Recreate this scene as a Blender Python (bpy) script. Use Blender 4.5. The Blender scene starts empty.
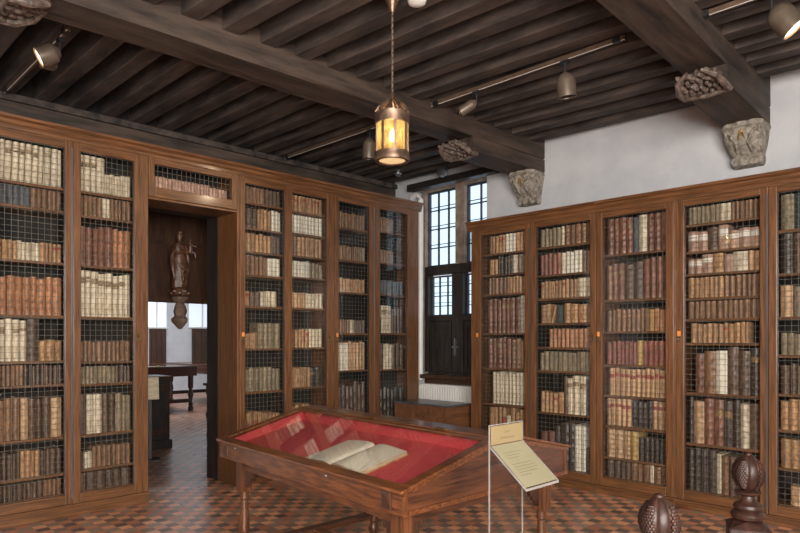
import bpy, bmesh, math, random
from mathutils import Vector, Matrix
random.seed(7)
S = bpy.context.scene
COL = S.collection
PI = math.pi

# ------------------------------------------------------------------ camera
TH = math.radians(45.3)
CT, ST = math.cos(TH), math.sin(TH)
FOC, HZ, CZ = 646.0, 340.0, 1.5
cam = bpy.data.cameras.new('camera')
cam.sensor_width = 36.0
cam.lens = FOC / 800 * 36.0
cam.shift_y = (HZ - 266.5) / 800.0
cam.clip_start = 0.05
cam.clip_end = 200
co = bpy.data.objects.new('camera', cam)
COL.objects.link(co)
co.location = (0, 0, CZ)
co.rotation_euler = (PI / 2, 0, TH - PI / 2)
S.camera = co

# ------------------------------------------------------------------ world and light
wd = bpy.data.worlds.new('world')
S.world = wd
wd.use_nodes = True
bg = wd.node_tree.nodes['Background']
bg.inputs[0].default_value = (0.86, 0.93, 1.0, 1)
bg.inputs[1].default_value = 1.5
S.view_settings.view_transform = 'Standard'
S.view_settings.look = 'None'
S.view_settings.gamma = 1
S.view_settings.use_curve_mapping = False
S.view_settings.exposure = 0.0


def area(name, loc, target, sx, sy, power, col):
    l = bpy.data.lights.new(name, 'AREA')
    l.shape = 'RECTANGLE'
    l.size, l.size_y, l.energy, l.color = sx, sy, power, col
    o = bpy.data.objects.new(name, l)
    COL.objects.link(o)
    o.location = loc
    o.rotation_euler = (Vector(target) - Vector(loc)).to_track_quat('-Z', 'Y').to_euler()
    return o


# daylight from the tall windows behind and beside the photographer
area('daylight_rear', (-2.45, -0.7, 2.2), (6.0, 2.8, 1.6), 3.4, 2.4, 820, (1.0, 0.945, 0.88))
area('daylight_side', (0.6, -2.45, 2.2), (2.6, 6.0, 1.6), 3.4, 2.4, 820, (1.0, 0.945, 0.88))
# fill light added under the far room's ceiling to brighten its wall and tables
area('far_room_fill', (6.2, 14.6, 3.6), (6.6, 15.6, 0.0), 3.6, 3.0, 420, (0.9, 0.95, 1.0))


# ------------------------------------------------------------------ geometry of the view
def ang(px):
    return (px - 400.0) / FOC


def on_y(px, py, Y):
    t = ang(px)
    d = Y / (ST - CT * t)
    return (d * (CT + ST * t), Y, CZ + (HZ - py) / FOC * d)


def on_x(px, py, X):
    t = ang(px)
    d = X / (CT + ST * t)
    return (X, d * (ST - CT * t), CZ + (HZ - py) / FOC * d)


def project(x, y, z):
    f = x * CT + y * ST
    r = x * ST - y * CT
    return 400 + r / f * FOC, HZ - (z - CZ) / f * FOC, f


# ------------------------------------------------------------------ materials
def srgb(r, g, b):
    def f(v):
        v /= 255.0
        return v / 12.92 if v <= 0.04045 else ((v + 0.055) / 1.055) ** 2.4
    return (f(r), f(g), f(b), 1)


MATS = {}


def mat(name, a, b=None, rough=0.5, scale=(6, 6, 6), detail=5, bump=0.0, metal=0.0, coat=0.0, spec=0.5,
        lo=0.35, hi=0.65, rnd=0.0, coord='Object', extra=None):
    m = bpy.data.materials.new(name)
    m.use_nodes = True
    nt = m.node_tree
    p = nt.nodes['Principled BSDF']
    p.inputs['Roughness'].default_value = rough
    p.inputs['Metallic'].default_value = metal
    p.inputs['Coat Weight'].default_value = coat
    p.inputs['Coat Roughness'].default_value = 0.15
    p.inputs['Specular IOR Level'].default_value = spec
    b = b or a
    tc = nt.nodes.new('ShaderNodeTexCoord')
    mp = nt.nodes.new('ShaderNodeMapping')
    mp.inputs['Scale'].default_value = scale
    nt.links.new(tc.outputs[coord], mp.inputs[0])
    no = nt.nodes.new('ShaderNodeTexNoise')
    no.inputs['Scale'].default_value = 1.0
    no.inputs['Detail'].default_value = detail
    no.inputs['Roughness'].default_value = 0.65
    nt.links.new(mp.outputs[0], no.inputs['Vector'])
    rp = nt.nodes.new('ShaderNodeValToRGB')
    rp.color_ramp.elements[0].position = lo
    rp.color_ramp.elements[1].position = hi
    rp.color_ramp.elements[0].color = srgb(*a)
    rp.color_ramp.elements[1].color = srgb(*b)
    nt.links.new(no.outputs['Fac'], rp.inputs[0])
    out = rp.outputs[0]
    if rnd:
        g = nt.nodes.new('ShaderNodeNewGeometry')
        hs = nt.nodes.new('ShaderNodeHueSaturation')
        mr = nt.nodes.new('ShaderNodeMapRange')
        mr.inputs['To Min'].default_value = 1 - rnd
        mr.inputs['To Max'].default_value = 1 + rnd
        oi = nt.nodes.new('ShaderNodeObjectInfo')
        ad = nt.nodes.new('ShaderNodeMath')
        ad.operation = 'ADD'
        fr = nt.nodes.new('ShaderNodeMath')
        fr.operation = 'FRACT'
        nt.links.new(oi.outputs['Random'], ad.inputs[0])
        nt.links.new(g.outputs['Random Per Island'], ad.inputs[1])
        nt.links.new(ad.outputs[0], fr.inputs[0])
        nt.links.new(fr.outputs[0], mr.inputs['Value'])
        nt.links.new(mr.outputs[0], hs.inputs['Value'])
        nt.links.new(out, hs.inputs['Color'])
        out = hs.outputs[0]
    nt.links.new(out, p.inputs['Base Color'])
    if bump:
        bp = nt.nodes.new('ShaderNodeBump')
        bp.inputs['Strength'].default_value = bump
        bp.inputs['Distance'].default_value = 0.01
        nt.links.new(no.outputs['Fac'], bp.inputs['Height'])
        nt.links.new(bp.outputs[0], p.inputs['Normal'])
    MATS[name] = m
    return m


def glass_mat(name, tint=(1, 1, 1, 1), fac=0.06, rough=0.02, ior=1.45):
    m = bpy.data.materials.new(name)
    m.use_nodes = True
    nt = m.node_tree
    nt.nodes.clear()
    o = nt.nodes.new('ShaderNodeOutputMaterial')
    mx = nt.nodes.new('ShaderNodeMixShader')
    tr = nt.nodes.new('ShaderNodeBsdfTransparent')
    tr.inputs[0].default_value = tint
    gl = nt.nodes.new('ShaderNodeBsdfGlossy')
    gl.inputs['Roughness'].default_value = rough
    lw = nt.nodes.new('ShaderNodeLayerWeight')
    lw.inputs['Blend'].default_value = 0.5
    pw = nt.nodes.new('ShaderNodeMath')
    pw.operation = 'POWER'
    pw.inputs[1].default_value = 4.5
    fr = nt.nodes.new('ShaderNodeMath')
    fr.operation = 'MULTIPLY_ADD'
    r0 = ((ior - 1) / (ior + 1)) ** 2 * .8
    fr.inputs[1].default_value = 0.8
    fr.inputs[2].default_value = r0
    nt.links.new(lw.outputs['Facing'], pw.inputs[0])
    nt.links.new(pw.outputs[0], fr.inputs[0])
    nt.links.new(fr.outputs[0], mx.inputs[0])
    nt.links.new(tr.outputs[0], mx.inputs[1])
    nt.links.new(gl.outputs[0], mx.inputs[2])
    nt.links.new(mx.outputs[0], o.inputs[0])
    return m


def emit_mat(name, col, strength):
    m = bpy.data.materials.new(name)
    m.use_nodes = True
    nt = m.node_tree
    p = nt.nodes['Principled BSDF']
    p.inputs['Base Color'].default_value = col
    p.inputs['Emission Color'].default_value = col
    p.inputs['Emission Strength'].default_value = strength
    return m


OAK_V = mat('oak_vertical_grain', (52, 32, 19), (138, 92, 56), 0.4, (75, 75, 3.5), 8, 0.2, coat=0.2, lo=.28, hi=.74)
OAK_H = mat('oak_level_grain', (52, 32, 19), (136, 90, 54), 0.4, (3.5, 75, 75), 8, 0.2, coat=0.2, lo=.28, hi=.74)
OAK_DARK = mat('dark_oak', (40, 26, 17), (78, 50, 32), 0.42, (30, 30, 3), 6, 0.15, coat=0.15)
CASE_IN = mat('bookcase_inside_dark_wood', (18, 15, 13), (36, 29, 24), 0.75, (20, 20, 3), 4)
CASE_PALE = mat('bookcase_inside_pale_board', (150, 148, 138), (176, 174, 164), 0.8, (5, 5, 5), 4)
JOIST = mat('weathered_joist_wood', (34, 28, 26), (84, 72, 65), 0.75, (9, 2.0, 9), 7, 0.5)
BEAM = mat('old_beam_wood', (34, 27, 23), (80, 65, 55), 0.68, (1.6, 12, 12), 7, 0.6)
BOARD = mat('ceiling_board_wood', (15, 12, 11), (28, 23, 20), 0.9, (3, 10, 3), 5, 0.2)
TABLE = mat('table_walnut', (58, 31, 18), (122, 72, 39), 0.32, (60, 4, 60), 8, 0.1, coat=0.35)
TABLE_X = mat('table_walnut_cross', (46, 26, 17), (96, 56, 34), 0.32, (4, 60, 60), 8, 0.1, coat=0.35)
TABLE_V = mat('table_walnut_upright', (52, 29, 18), (108, 64, 38), 0.34, (60, 60, 4), 8, 0.1, coat=0.25)
TABLE_DK = mat('table_block_dark', (44, 27, 20), (74, 48, 34), 0.35, (26, 26, 6), 5, 0.1, coat=0.3)
POM = mat('carved_finial_wood', (32, 19, 15), (62, 38, 29), 0.46, (30, 30, 14), 6, 0.2, coat=0.05, spec=.35)
RED = mat('red_cloth', (196, 66, 72), (214, 82, 84), 0.85, (60, 60, 60), 3, 0.1)
PLASTER = mat('white_plaster', (180, 181, 185), (194, 194, 196), 0.9, (3, 3, 3), 6, 0.1)
STONE = mat('carved_stone', (98, 90, 80), (166, 157, 144), 0.9, (22, 22, 22), 6, 0.7)
WSTONE = mat('window_stone', (112, 100, 90), (152, 138, 124), 0.85, (10, 10, 10), 6, 0.4)
GOLD = mat('worn_gilding', (150, 104, 40), (214, 168, 78), 0.35, (30, 30, 30), 4, 0.2, metal=0.7)
LEAD = mat('lead_and_iron', (36, 42, 54), (52, 58, 68), 0.6, (20, 20, 20), 3)
WDARK = mat('dark_stained_window_wood', (24, 22, 22), (52, 44, 40), 0.5, (20, 20, 3), 5, 0.2)
WHITE = mat('white_enamel', (214, 212, 208), (224, 222, 218), 0.4, (3, 3, 3), 2)
WIRE = mat('grey_wire', (100, 98, 92), (128, 124, 116), 0.5, (20, 20, 20), 2, metal=0.5)
STEEL = mat('satin_steel', (120, 122, 128), (150, 152, 158), 0.35, (8, 8, 1), 2, metal=0.8)
BRASS = mat('aged_brass', (112, 84, 48), (164, 128, 78), 0.35, (20, 20, 20), 3, metal=0.85)
COPPER = mat('lantern_copper', (96, 76, 62), (142, 116, 98), 0.45, (20, 20, 20), 4, metal=0.8)
SPOT = mat('bronze_lamp_paint', (92, 80, 68), (108, 95, 82), 0.42, (10, 10, 10), 2, metal=0.35)
TRACKM = mat('bronze_track_paint', (92, 74, 60), (108, 88, 72), 0.45, (10, 10, 10), 2, metal=0.3)
BLACK = mat('black_plastic', (22, 22, 24), (32, 32, 34), 0.5, (10, 10, 10), 2)
TAG = mat('orange_paper_tag', (214, 132, 60), (226, 150, 80), 0.8, (30, 30, 30), 2)
PAPER = mat('old_paper', (206, 190, 160), (232, 218, 190), 0.85, (9, 9, 60), 4)
PAGES = mat('page_edges', (150, 128, 98), (196, 174, 142), 0.85, (8, 8, 60), 3)
CARD = mat('cream_card', (124, 117, 92), (130, 123, 98), 0.75, (4, 4, 4), 2)
CARD2 = mat('tan_header_card', (122, 106, 74), (128, 112, 80), 0.75, (4, 4, 4), 2)
INK = mat('grey_brown_ink', (104, 92, 70), (110, 98, 76), 0.8, (4, 4, 4), 2)
STAT = mat('polychrome_oak_statue', (38, 25, 18), (104, 68, 46), 0.45, (22, 22, 22), 5, 0.3)
BROWNST = mat('brown_bracket_stone', (80, 62, 50), (116, 94, 78), 0.8, (16, 16, 16), 5, 0.4)
CHEST = mat('chest_wood', (84, 54, 34), (120, 80, 52), 0.45, (2, 20, 20), 5, 0.1)
CHEST_TOP = mat('chest_top_stone', (58, 60, 66), (76, 78, 84), 0.3, (6, 6, 6), 3)
GLASS = glass_mat('door_glass', (0.985, 0.99, 0.985, 1), ior=1.42)
TGLASS = glass_mat('display_glass', (0.98, 0.985, 0.98, 1), ior=1.5)
WGLASS = glass_mat('window_glass', (0.86, 0.93, 0.97, 1), ior=1.45, rough=0.05)
ACRYL = glass_mat('clear_acrylic', (0.93, 0.94, 0.95, 1), ior=1.5)
ACEDGE = mat('acrylic_edge', (118, 116, 112), (134, 130, 126), 0.3, (5, 5, 5), 2)
HORN = glass_mat('lantern_pane', (0.9, 0.82, 0.6, 1), ior=1.4, rough=0.2)
_nt = HORN.node_tree
_tl = _nt.nodes.new('ShaderNodeBsdfTranslucent')
_tl.inputs[0].default_value = (1.0, .84, .5, 1)
_mx = _nt.nodes.new('ShaderNodeMixShader')
_mx.inputs[0].default_value = .16
_out = [n for n in _nt.nodes if n.type == 'OUTPUT_MATERIAL'][0]
_src = _out.inputs[0].links[0].from_socket
_nt.links.new(_src, _mx.inputs[1])
_nt.links.new(_tl.outputs[0], _mx.inputs[2])
_nt.links.new(_mx.outputs[0], _out.inputs[0])
GLOWP = emit_mat('lantern_bottom_glow', (1.0, .74, .38, 1), .55)  # bulb light on the bottom pane, put in as the pane's own glow
LAMPON = emit_mat('lamp_glow_warm', (1.0, 0.80, 0.58, 1), 2.2)
CANDLE = emit_mat('candle_bulb_glow', (1.0, 0.86, 0.58, 1), 9.0)
REFL = mat('lamp_reflector', (250, 208, 160), (255, 220, 176), 0.3, (5, 5, 5), 2, metal=0.6)
CURT = emit_mat('glowing_net_curtain', (0.72, 0.80, 0.92, 1), 0.55)  # daylight at the far windows, put in as the curtain's own glow

BK = {
    'c': mat('book_cream_vellum', (172, 154, 128), (226, 212, 188), 0.6, (30, 30, 14), 5, 0.1, rnd=0.14),
    'w': mat('book_white_paper', (200, 190, 172), (230, 222, 206), 0.65, (30, 30, 14), 4, 0.1, rnd=0.08),
    't': mat('book_tan_leather', (132, 94, 62), (186, 144, 102), 0.5, (34, 34, 16), 5, 0.2, rnd=0.22),
    'o': mat('book_orange_calf', (128, 80, 52), (190, 134, 94), 0.5, (30, 30, 12), 5, 0.2, rnd=0.16),
    'b': mat('book_brown_leather', (94, 64, 44), (144, 104, 72), 0.45, (34, 34, 16), 5, 0.2, rnd=0.22),
    'r': mat('book_russet_leather', (84, 50, 38), (138, 90, 68), 0.42, (30, 30, 12), 5, 0.2, rnd=0.2),
    'R': mat('book_red_leather', (100, 48, 40), (150, 88, 70), 0.45, (30, 30, 12), 5, 0.2, rnd=0.2),
    'd': mat('book_dark_leather', (60, 44, 35), (104, 78, 60), 0.45, (34, 34, 16), 5, 0.2, rnd=0.25),
    'x': mat('book_black_leather', (40, 33, 30), (70, 57, 49), 0.42, (34, 34, 16), 5, 0.2, rnd=0.25),
    'g': mat('book_slate_cloth', (62, 66, 72), (92, 94, 98), 0.6, (30, 30, 14), 4, 0.1, rnd=0.2),
    'n': mat('book_greyish_calf', (104, 90, 70), (150, 132, 106), 0.55, (34, 34, 16), 5, 0.2, rnd=0.22),
    'G': mat('book_dark_green', (48, 62, 60), (64, 78, 76), 0.6, (20, 20, 20), 3, rnd=0.1),
    'y': mat('book_yellow_calf', (156, 122, 66), (192, 158, 96), 0.5, (30, 30, 14), 4, 0.1, rnd=0.1),
    'p': mat('book_pale_calf', (152, 116, 84), (200, 162, 124), 0.5, (30, 30, 14), 5, 0.15, rnd=0.18),
    'q': mat('book_pinkish_wrapper', (146, 112, 94), (186, 152, 132), 0.7, (24, 24, 20), 5, 0.1, rnd=0.16),
}
BNAME = {'c': 'cream vellum', 'w': 'off-white', 't': 'tan leather', 'o': 'orange-tan calf', 'b': 'brown leather',
         'r': 'russet leather', 'R': 'reddish leather', 'd': 'dark brown leather', 'x': 'nearly black leather',
         'g': 'slate grey', 'n': 'greyish brown', 'G': 'dark green', 'y': 'yellowish calf', 'p': 'pale calf',
         'q': 'pinkish brown'}
LAB_BR = mat('spine_label_brown', (74, 54, 42), (176, 152, 120), 0.7, (60, 60, 60), 4, lo=0.42, hi=0.58)
LAB_RD = mat('spine_label_red', (132, 50, 44), (154, 70, 58), 0.6, (40, 40, 40), 3)
LAB_WH = mat('spine_label_white', (206, 196, 184), (224, 216, 206), 0.7, (40, 40, 40), 3)
LAB_GD = mat('spine_label_gilt', (84, 58, 38), (150, 116, 70), 0.5, (60, 60, 60), 3)


# ------------------------------------------------------------------ mesh helpers
class MB:
    def __init__(self):
        self.bm = bmesh.new()
        self.mats = []

    def mi(self, m):
        if m not in self.mats:
            self.mats.append(m)
        return self.mats.index(m)

    def face(self, vs, m):
        try:
            f = self.bm.faces.new(vs)
            f.material_index = self.mi(m)
            return f
        except ValueError:
            return None

    def box(self, x0, x1, y0, y1, z0, z1, m, T=None):
        pts = [(x, y, z) for z in (z0, z1) for y in (y0, y1) for x in (x0, x1)]
        return self.hexa(pts, m, T)

    def hexa(self, pts, m, T=None):
        # order: z0(y0x0,y0x1,y1x0,y1x1), z1(...)
        vs = [self.bm.verts.new(T @ Vector(p) if T else p) for p in pts]
        for q in ((0, 2, 3, 1), (4, 5, 7, 6), (0, 1, 5, 4), (2, 6, 7, 3), (0, 4, 6, 2), (1, 3, 7, 5)):
            self.face([vs[i] for i in q], m)
        return vs

    def bar(self, a, b, w, h, m, up=(0, 0, 1)):
        a, b = Vector(a), Vector(b)
        d = (b - a)
        L = d.length
        d.normalize()
        u = Vector(up)
        s = d.cross(u)
        if s.length < 1e-4:
            s = Vector((1, 0, 0))
        s.normalize()
        u = s.cross(d)
        T = Matrix((s, d, u)).transposed().to_4x4()
        T.translation = a
        self.box(-w / 2, w / 2, 0, L, -h / 2, h / 2, m, T)

    def lathe(self, prof, m, c=(0, 0, 0), n=20, T=None, sq=None, ring=False):
        rings = []
        for r, z in prof:
            loop = []
            for k in range(n):
                a = 2 * PI * k / n
                rr = r
                if sq:
                    rr = r * sq(a, z)
                p = Vector((rr * math.cos(a), rr * math.sin(a), z))
                if T:
                    p = T @ p
                loop.append(self.bm.verts.new(p + Vector(c)))
            rings.append(loop)
        if ring:
            rings.append(rings[0])
        for i in range(len(rings) - 1):
            for k in range(n):
                self.face([rings[i][k], rings[i][(k + 1) % n], rings[i + 1][(k + 1) % n], rings[i + 1][k]], m)
        if not ring:
            self.face(rings[0][::-1], m)
            self.face(rings[-1], m)

    def prism(self, poly, y0, y1, m, T=None):
        # poly in (x,z), extruded over y
        a = [self.bm.verts.new((T @ Vector((x, y0, z))) if T else (x, y0, z)) for x, z in poly]
        b = [self.bm.verts.new((T @ Vector((x, y1, z))) if T else (x, y1, z)) for x, z in poly]
        n = len(poly)
        self.face(a, m)
        self.face(b[::-1], m)
        for i in range(n):
            self.face([a[i], b[i], b[(i + 1) % n], a[(i + 1) % n]], m)

    def blob(self, c, r, m, s=(1, 1, 1), n=10, T=None):
        rings = []
        h = n // 2 + 1
        prof = [(math.sin(PI * i / h), -math.cos(PI * i / h)) for i in range(h + 1)]
        prof[0] = (0.05, -1)
        prof[-1] = (0.05, 1)
        M = Matrix.Diagonal((r * s[0], r * s[1], r * s[2], 1))
        if T:
            M = T @ M
        self.lathe(prof, m, c, n, M)

    def tube(self, pts, r, m, n=8):
        rings = []
        pts = [Vector(p) for p in pts]
        rs = r if isinstance(r, (list, tuple)) else [r] * len(pts)
        for i, p in enumerate(pts):
            d = pts[min(i + 1, len(pts) - 1)] - pts[max(i - 1, 0)]
            d.normalize()
            s = d.cross(Vector((0.13, 0.21, 0.97)))
            if s.length < 1e-3:
                s = d.cross(Vector((1, 0, 0)))
            s.normalize()
            u = s.cross(d)
            rings.append([self.bm.verts.new(p + (s * math.cos(2 * PI * k / n) + u * math.sin(2 * PI * k / n)) * rs[i]) for k in range(n)])
        for i in range(len(rings) - 1):
            for k in range(n):
                self.face([rings[i][k], rings[i][(k + 1) % n], rings[i + 1][(k + 1) % n], rings[i + 1][k]], m)
        self.face(rings[0][::-1], m)
        self.face(rings[-1], m)

    def build(self, name, parent=None, loc=None, rotz=0, bevel=0.0, smooth=False, rot=None):
        bmesh.ops.recalc_face_normals(self.bm, faces=self.bm.faces)
        me = bpy.data.meshes.new(name)
        self.bm.to_mesh(me)
        self.bm.free()
        for m in self.mats:
            me.materials.append(m)
        if smooth:
            for p in me.polygons:
                p.use_smooth = True
            try:
                me.set_sharp_from_angle(angle=math.radians(38))
            except Exception:
                pass
        o = bpy.data.objects.new(name, me)
        COL.objects.link(o)
        if loc is not None:
            o.location = loc
        o.rotation_euler = rot if rot else (0, 0, rotz)
        if parent is not None:
            o.parent = parent
        if bevel:
            b = o.modifiers.new('bevel', 'BEVEL')
            b.width = bevel
            b.segments = 2
            b.limit_method = 'ANGLE'
        return o


def tag(o, label, cat, group=None, kind=None):
    if label:
        o['label'] = label
    if cat:
        o['category'] = cat
    if group:
        o['group'] = group
    if kind:
        o['kind'] = kind
    return o


def thing(name, loc, label, cat, rotz=0, group=None):
    o = bpy.data.objects.new(name, None)
    o.empty_display_size = 0.1
    COL.objects.link(o)
    o.location = loc
    o.rotation_euler = (0, 0, rotz)
    return tag(o, label, cat, group)


def struct(o):
    o['kind'] = 'structure'
    return o


# ------------------------------------------------------------------ room shell
YF, XF = 5.89, 5.85          # bookcase faces
YW, XW = 6.50, 6.30          # wall faces
Z_LC, Z_RC = 3.30, 2.855     # cornice tops
CEIL = 3.89


def floor_material():
    m = bpy.data.materials.new('checkered_clay_tiles')
    m.use_nodes = True
    nt = m.node_tree
    p = nt.nodes['Principled BSDF']
    tc = nt.nodes.new('ShaderNodeTexCoord')
    mp = nt.nodes.new('ShaderNodeMapping')
    TS = 0.098
    mp.inputs['Scale'].default_value = (1 / TS, 1 / TS, 0)
    mp.inputs['Location'].default_value = (0.3, 0.2, 0)
    nt.links.new(tc.outputs['Object'], mp.inputs[0])
    br = nt.nodes.new('ShaderNodeTexBrick')
    br.offset = 0.0
    br.squash = 1.0
    br.inputs['Scale'].default_value = 1.0
    br.inputs['Mortar Size'].default_value = 0.025
    br.inputs['Brick Width'].default_value = 1.0
    br.inputs['Row Height'].default_value = 1.0
    nt.links.new(mp.outputs[0], br.inputs['Vector'])
    ck = nt.nodes.new('ShaderNodeTexChecker')
    ck.inputs['Scale'].default_value = 1.0
    nt.links.new(mp.outputs[0], ck.inputs['Vector'])
    # one random value per tile
    sn = nt.nodes.new('ShaderNodeVectorMath')
    sn.operation = 'FLOOR'
    nt.links.new(mp.outputs[0], sn.inputs[0])
    wn = nt.nodes.new('ShaderNodeTexWhiteNoise')
    wn.noise_dimensions = '2D'
    nt.links.new(sn.outputs[0], wn.inputs['Vector'])
    r1 = nt.nodes.new('ShaderNodeValToRGB')
    r1.color_ramp.elements[0].color = srgb(178, 112, 86)
    r1.color_ramp.elements[1].color = srgb(236, 170, 130)
    r2 = nt.nodes.new('ShaderNodeValToRGB')
    r2.color_ramp.elements[0].color = srgb(96, 84, 78)
    r2.color_ramp.elements[1].color = srgb(158, 136, 122)
    nt.links.new(wn.outputs['Value'], r1.inputs[0])
    nt.links.new(wn.outputs['Value'], r2.inputs[0])
    mx = nt.nodes.new('ShaderNodeMix')
    mx.data_type = 'RGBA'
    nt.links.new(ck.outputs['Fac'], mx.inputs[0])
    nt.links.new(r1.outputs[0], mx.inputs[6])
    nt.links.new(r2.outputs[0], mx.inputs[7])
    m2 = nt.nodes.new('ShaderNodeMix')
    m2.data_type = 'RGBA'
    nt.links.new(br.outputs['Fac'], m2.inputs[0])
    nt.links.new(mx.outputs[2], m2.inputs[6])
    m2.inputs[7].default_value = srgb(146, 122, 106)
    nz = nt.nodes.new('ShaderNodeTexNoise')
    nz.inputs['Scale'].default_value = 3.0
    nz.inputs['Detail'].default_value = 6
    nt.links.new(tc.outputs['Object'], nz.inputs['Vector'])
    m3 = nt.nodes.new('ShaderNodeMix')
    m3.data_type = 'RGBA'
    m3.blend_type = 'MULTIPLY'
    m3.inputs[0].default_value = 0.2
    nt.links.new(m2.outputs[2], m3.inputs[6])
    nt.links.new(nz.outputs['Fac'], m3.inputs[7])
    nt.links.new(m3.outputs[2], p.inputs['Base Color'])
    rr = nt.nodes.new('ShaderNodeMapRange')
    rr.inputs['To Min'].default_value = 0.2
    rr.inputs['To Max'].default_value = 0.42
    nt.links.new(nz.outputs['Fac'], rr.inputs['Value'])
    nt.links.new(rr.outputs[0], p.inputs['Roughness'])
    bp = nt.nodes.new('ShaderNodeBump')
    bp.inputs['Strength'].default_value = 0.25
    bp.inputs['Distance'].default_value = 0.004
    bp.invert = True
    nt.links.new(br.outputs['Fac'], bp.inputs['Height'])
    nt.links.new(bp.outputs[0], p.inputs['Normal'])
    return m


FLOOR = floor_material()
b = MB()
b.box(-2.5, 6.9, -2.5, 12.2, -0.1, 0.0, FLOOR)
b.box(-2.5, 10.2, 12.2, 17.6, -0.1, 0.0, FLOOR)
struct(b.build('floor'))

b = MB()
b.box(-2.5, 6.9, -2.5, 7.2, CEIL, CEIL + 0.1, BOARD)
struct(b.build('ceiling'))

# window opening in the right wall
WY0, WY1, WZ0, WZ1 = 4.86, 6.10, 1.05, 3.53
b = MB()
b.box(XW, XW + 0.26, -2.5, WY0, 0, CEIL, PLASTER)
b.box(XW, XW + 0.26, WY1, YW + 0.03, 0, CEIL, PLASTER)
b.box(XW, XW + 0.26, WY0, WY1, 0, WZ0, PLASTER)
b.box(XW, XW + 0.26, WY0, WY1, WZ1, CEIL, PLASTER)
struct(b.build('wall_right'))

# left wall with the doorway
DX0, DX1, DZ = 2.56, 3.50, 2.86
b = MB()
b.box(-2.5, DX0, YW, YW + 0.03, 0, CEIL, PLASTER)
b.box(DX1, XW, YW, YW + 0.03, 0, CEIL, PLASTER)
b.box(DX0, DX1, YW, YW + 0.03, DZ, CEIL, PLASTER)
struct(b.build('wall_left'))
b = MB()
b.box(-2.7, -2.5, -2.5, YW + .03, 0, CEIL, OAK_DARK)
struct(b.build('wall_rear'))
b = MB()
b.box(-2.7, XW + .5, -2.7, -2.5, 0, CEIL, OAK_DARK)
struct(b.build('wall_side'))
# dark lining of the doorway
b = MB()
b.box(DX1 - 0.03, DX1 + .06, YF + .386, YW + 0.01, 0, DZ, WDARK)
b.box(DX0 - .06, DX0 - 0.01, YF + .386, YW + 0.01, 0, DZ, WDARK)
b.box(DX0 - 0.01, DX1 - 0.03, YF + .386, YW + 0.01, DZ - 0.04, DZ, WDARK)
struct(b.build('trim_1'))
# wall plate under the joists on the left wall
b = MB()
b.box(-2.5, XW - 0.005, YW - 0.05, YW, 3.30, 3.66, BEAM)
b.box(-2.5, XW - 0.005, YW - 0.09, YW - 0.05, 3.60, 3.66, JOIST)
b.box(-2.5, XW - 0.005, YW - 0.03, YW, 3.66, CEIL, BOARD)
struct(b.build('trim_2'))


# main beams, each between two ends on plan; a slightly wandering old timber
def beam(name, pts, z0, z1, w, m=BEAM, seed=1):
    rnd = random.Random(seed)
    b = MB()
    (xa, ya), (xb, yb) = pts
    N = 14
    prev = None
    for i in range(N + 1):
        f = i / N
        x = xa + (xb - xa) * f
        y = ya + (yb - ya) * f
        j = [rnd.uniform(-.006, .006) for _ in range(4)]
        ring = [b.bm.verts.new(p) for p in ((x, y - w / 2 + .012, z0 + j[0]), (x, y + w / 2 - .012, z0 + j[1]),
                                            (x, y + w / 2 + j[2], z0 + .015), (x, y + w / 2, z1), (x, y - w / 2, z1),
                                            (x, y - w / 2 + j[3], z0 + .015))]
        if prev:
            for k in range(6):
                b.face([prev[k], prev[(k + 1) % 6], ring[(k + 1) % 6], ring[k]], m)
        else:
            b.face(ring, m)
        prev = ring
    b.face(prev[::-1], m)
    return struct(b.build(name))


def b1y(x):
    return 4.205 + 0.0244 * (XW - x)


def b2y(x):
    return 1.91 - 0.05 * (XW - x)


beam('trim_3', ((-2.5, b1y(-2.5)), (XW, b1y(XW))), 3.54, CEIL, 0.33, seed=3)
beam('trim_4', ((-2.5, b2y(-2.5)), (XW, b2y(XW))), 3.54, CEIL, 0.33, seed=4)

# joists
jn = 5
def joist(x0, y0, x1, y1, z0, w=0.135):
    global jn
    b = MB()
    xm = w / 2
    b.hexa([(x0 - xm, y0, z0), (x0 + xm, y0, z0), (x1 - xm, y1, z0), (x1 + xm, y1, z0),
            (x0 - xm, y0, CEIL - .001), (x0 + xm, y0, CEIL - .001), (x1 - xm, y1, CEIL - .001), (x1 + xm, y1, CEIL - .001)], JOIST)
    struct(b.build('trim_%d' % jn, bevel=0.008))
    jn += 1


for k in range(-5, 17):
    x = 1.81 + 0.287 * k
    if x < XW - 0.05:
        joist(x + 0.0, b1y(x) + .16, x, YW - .001, 3.66, 0.14)
for k in range(-8, 14):
    x = 2.39 + 0.306 * k
    xb = x + 0.059 * 2.2
    if xb < XW - 0.05:
        joist(xb, b2y(xb) + .16, x, b1y(x) - .16, 3.70)
for k in range(-8, 14):
    x = 2.55 + 0.306 * k
    xb = x + 0.059 * 4.0
    if xb < XW - 0.05:
        joist(xb, -2.49, x, b2y(x) - .16, 3.70)


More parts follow.
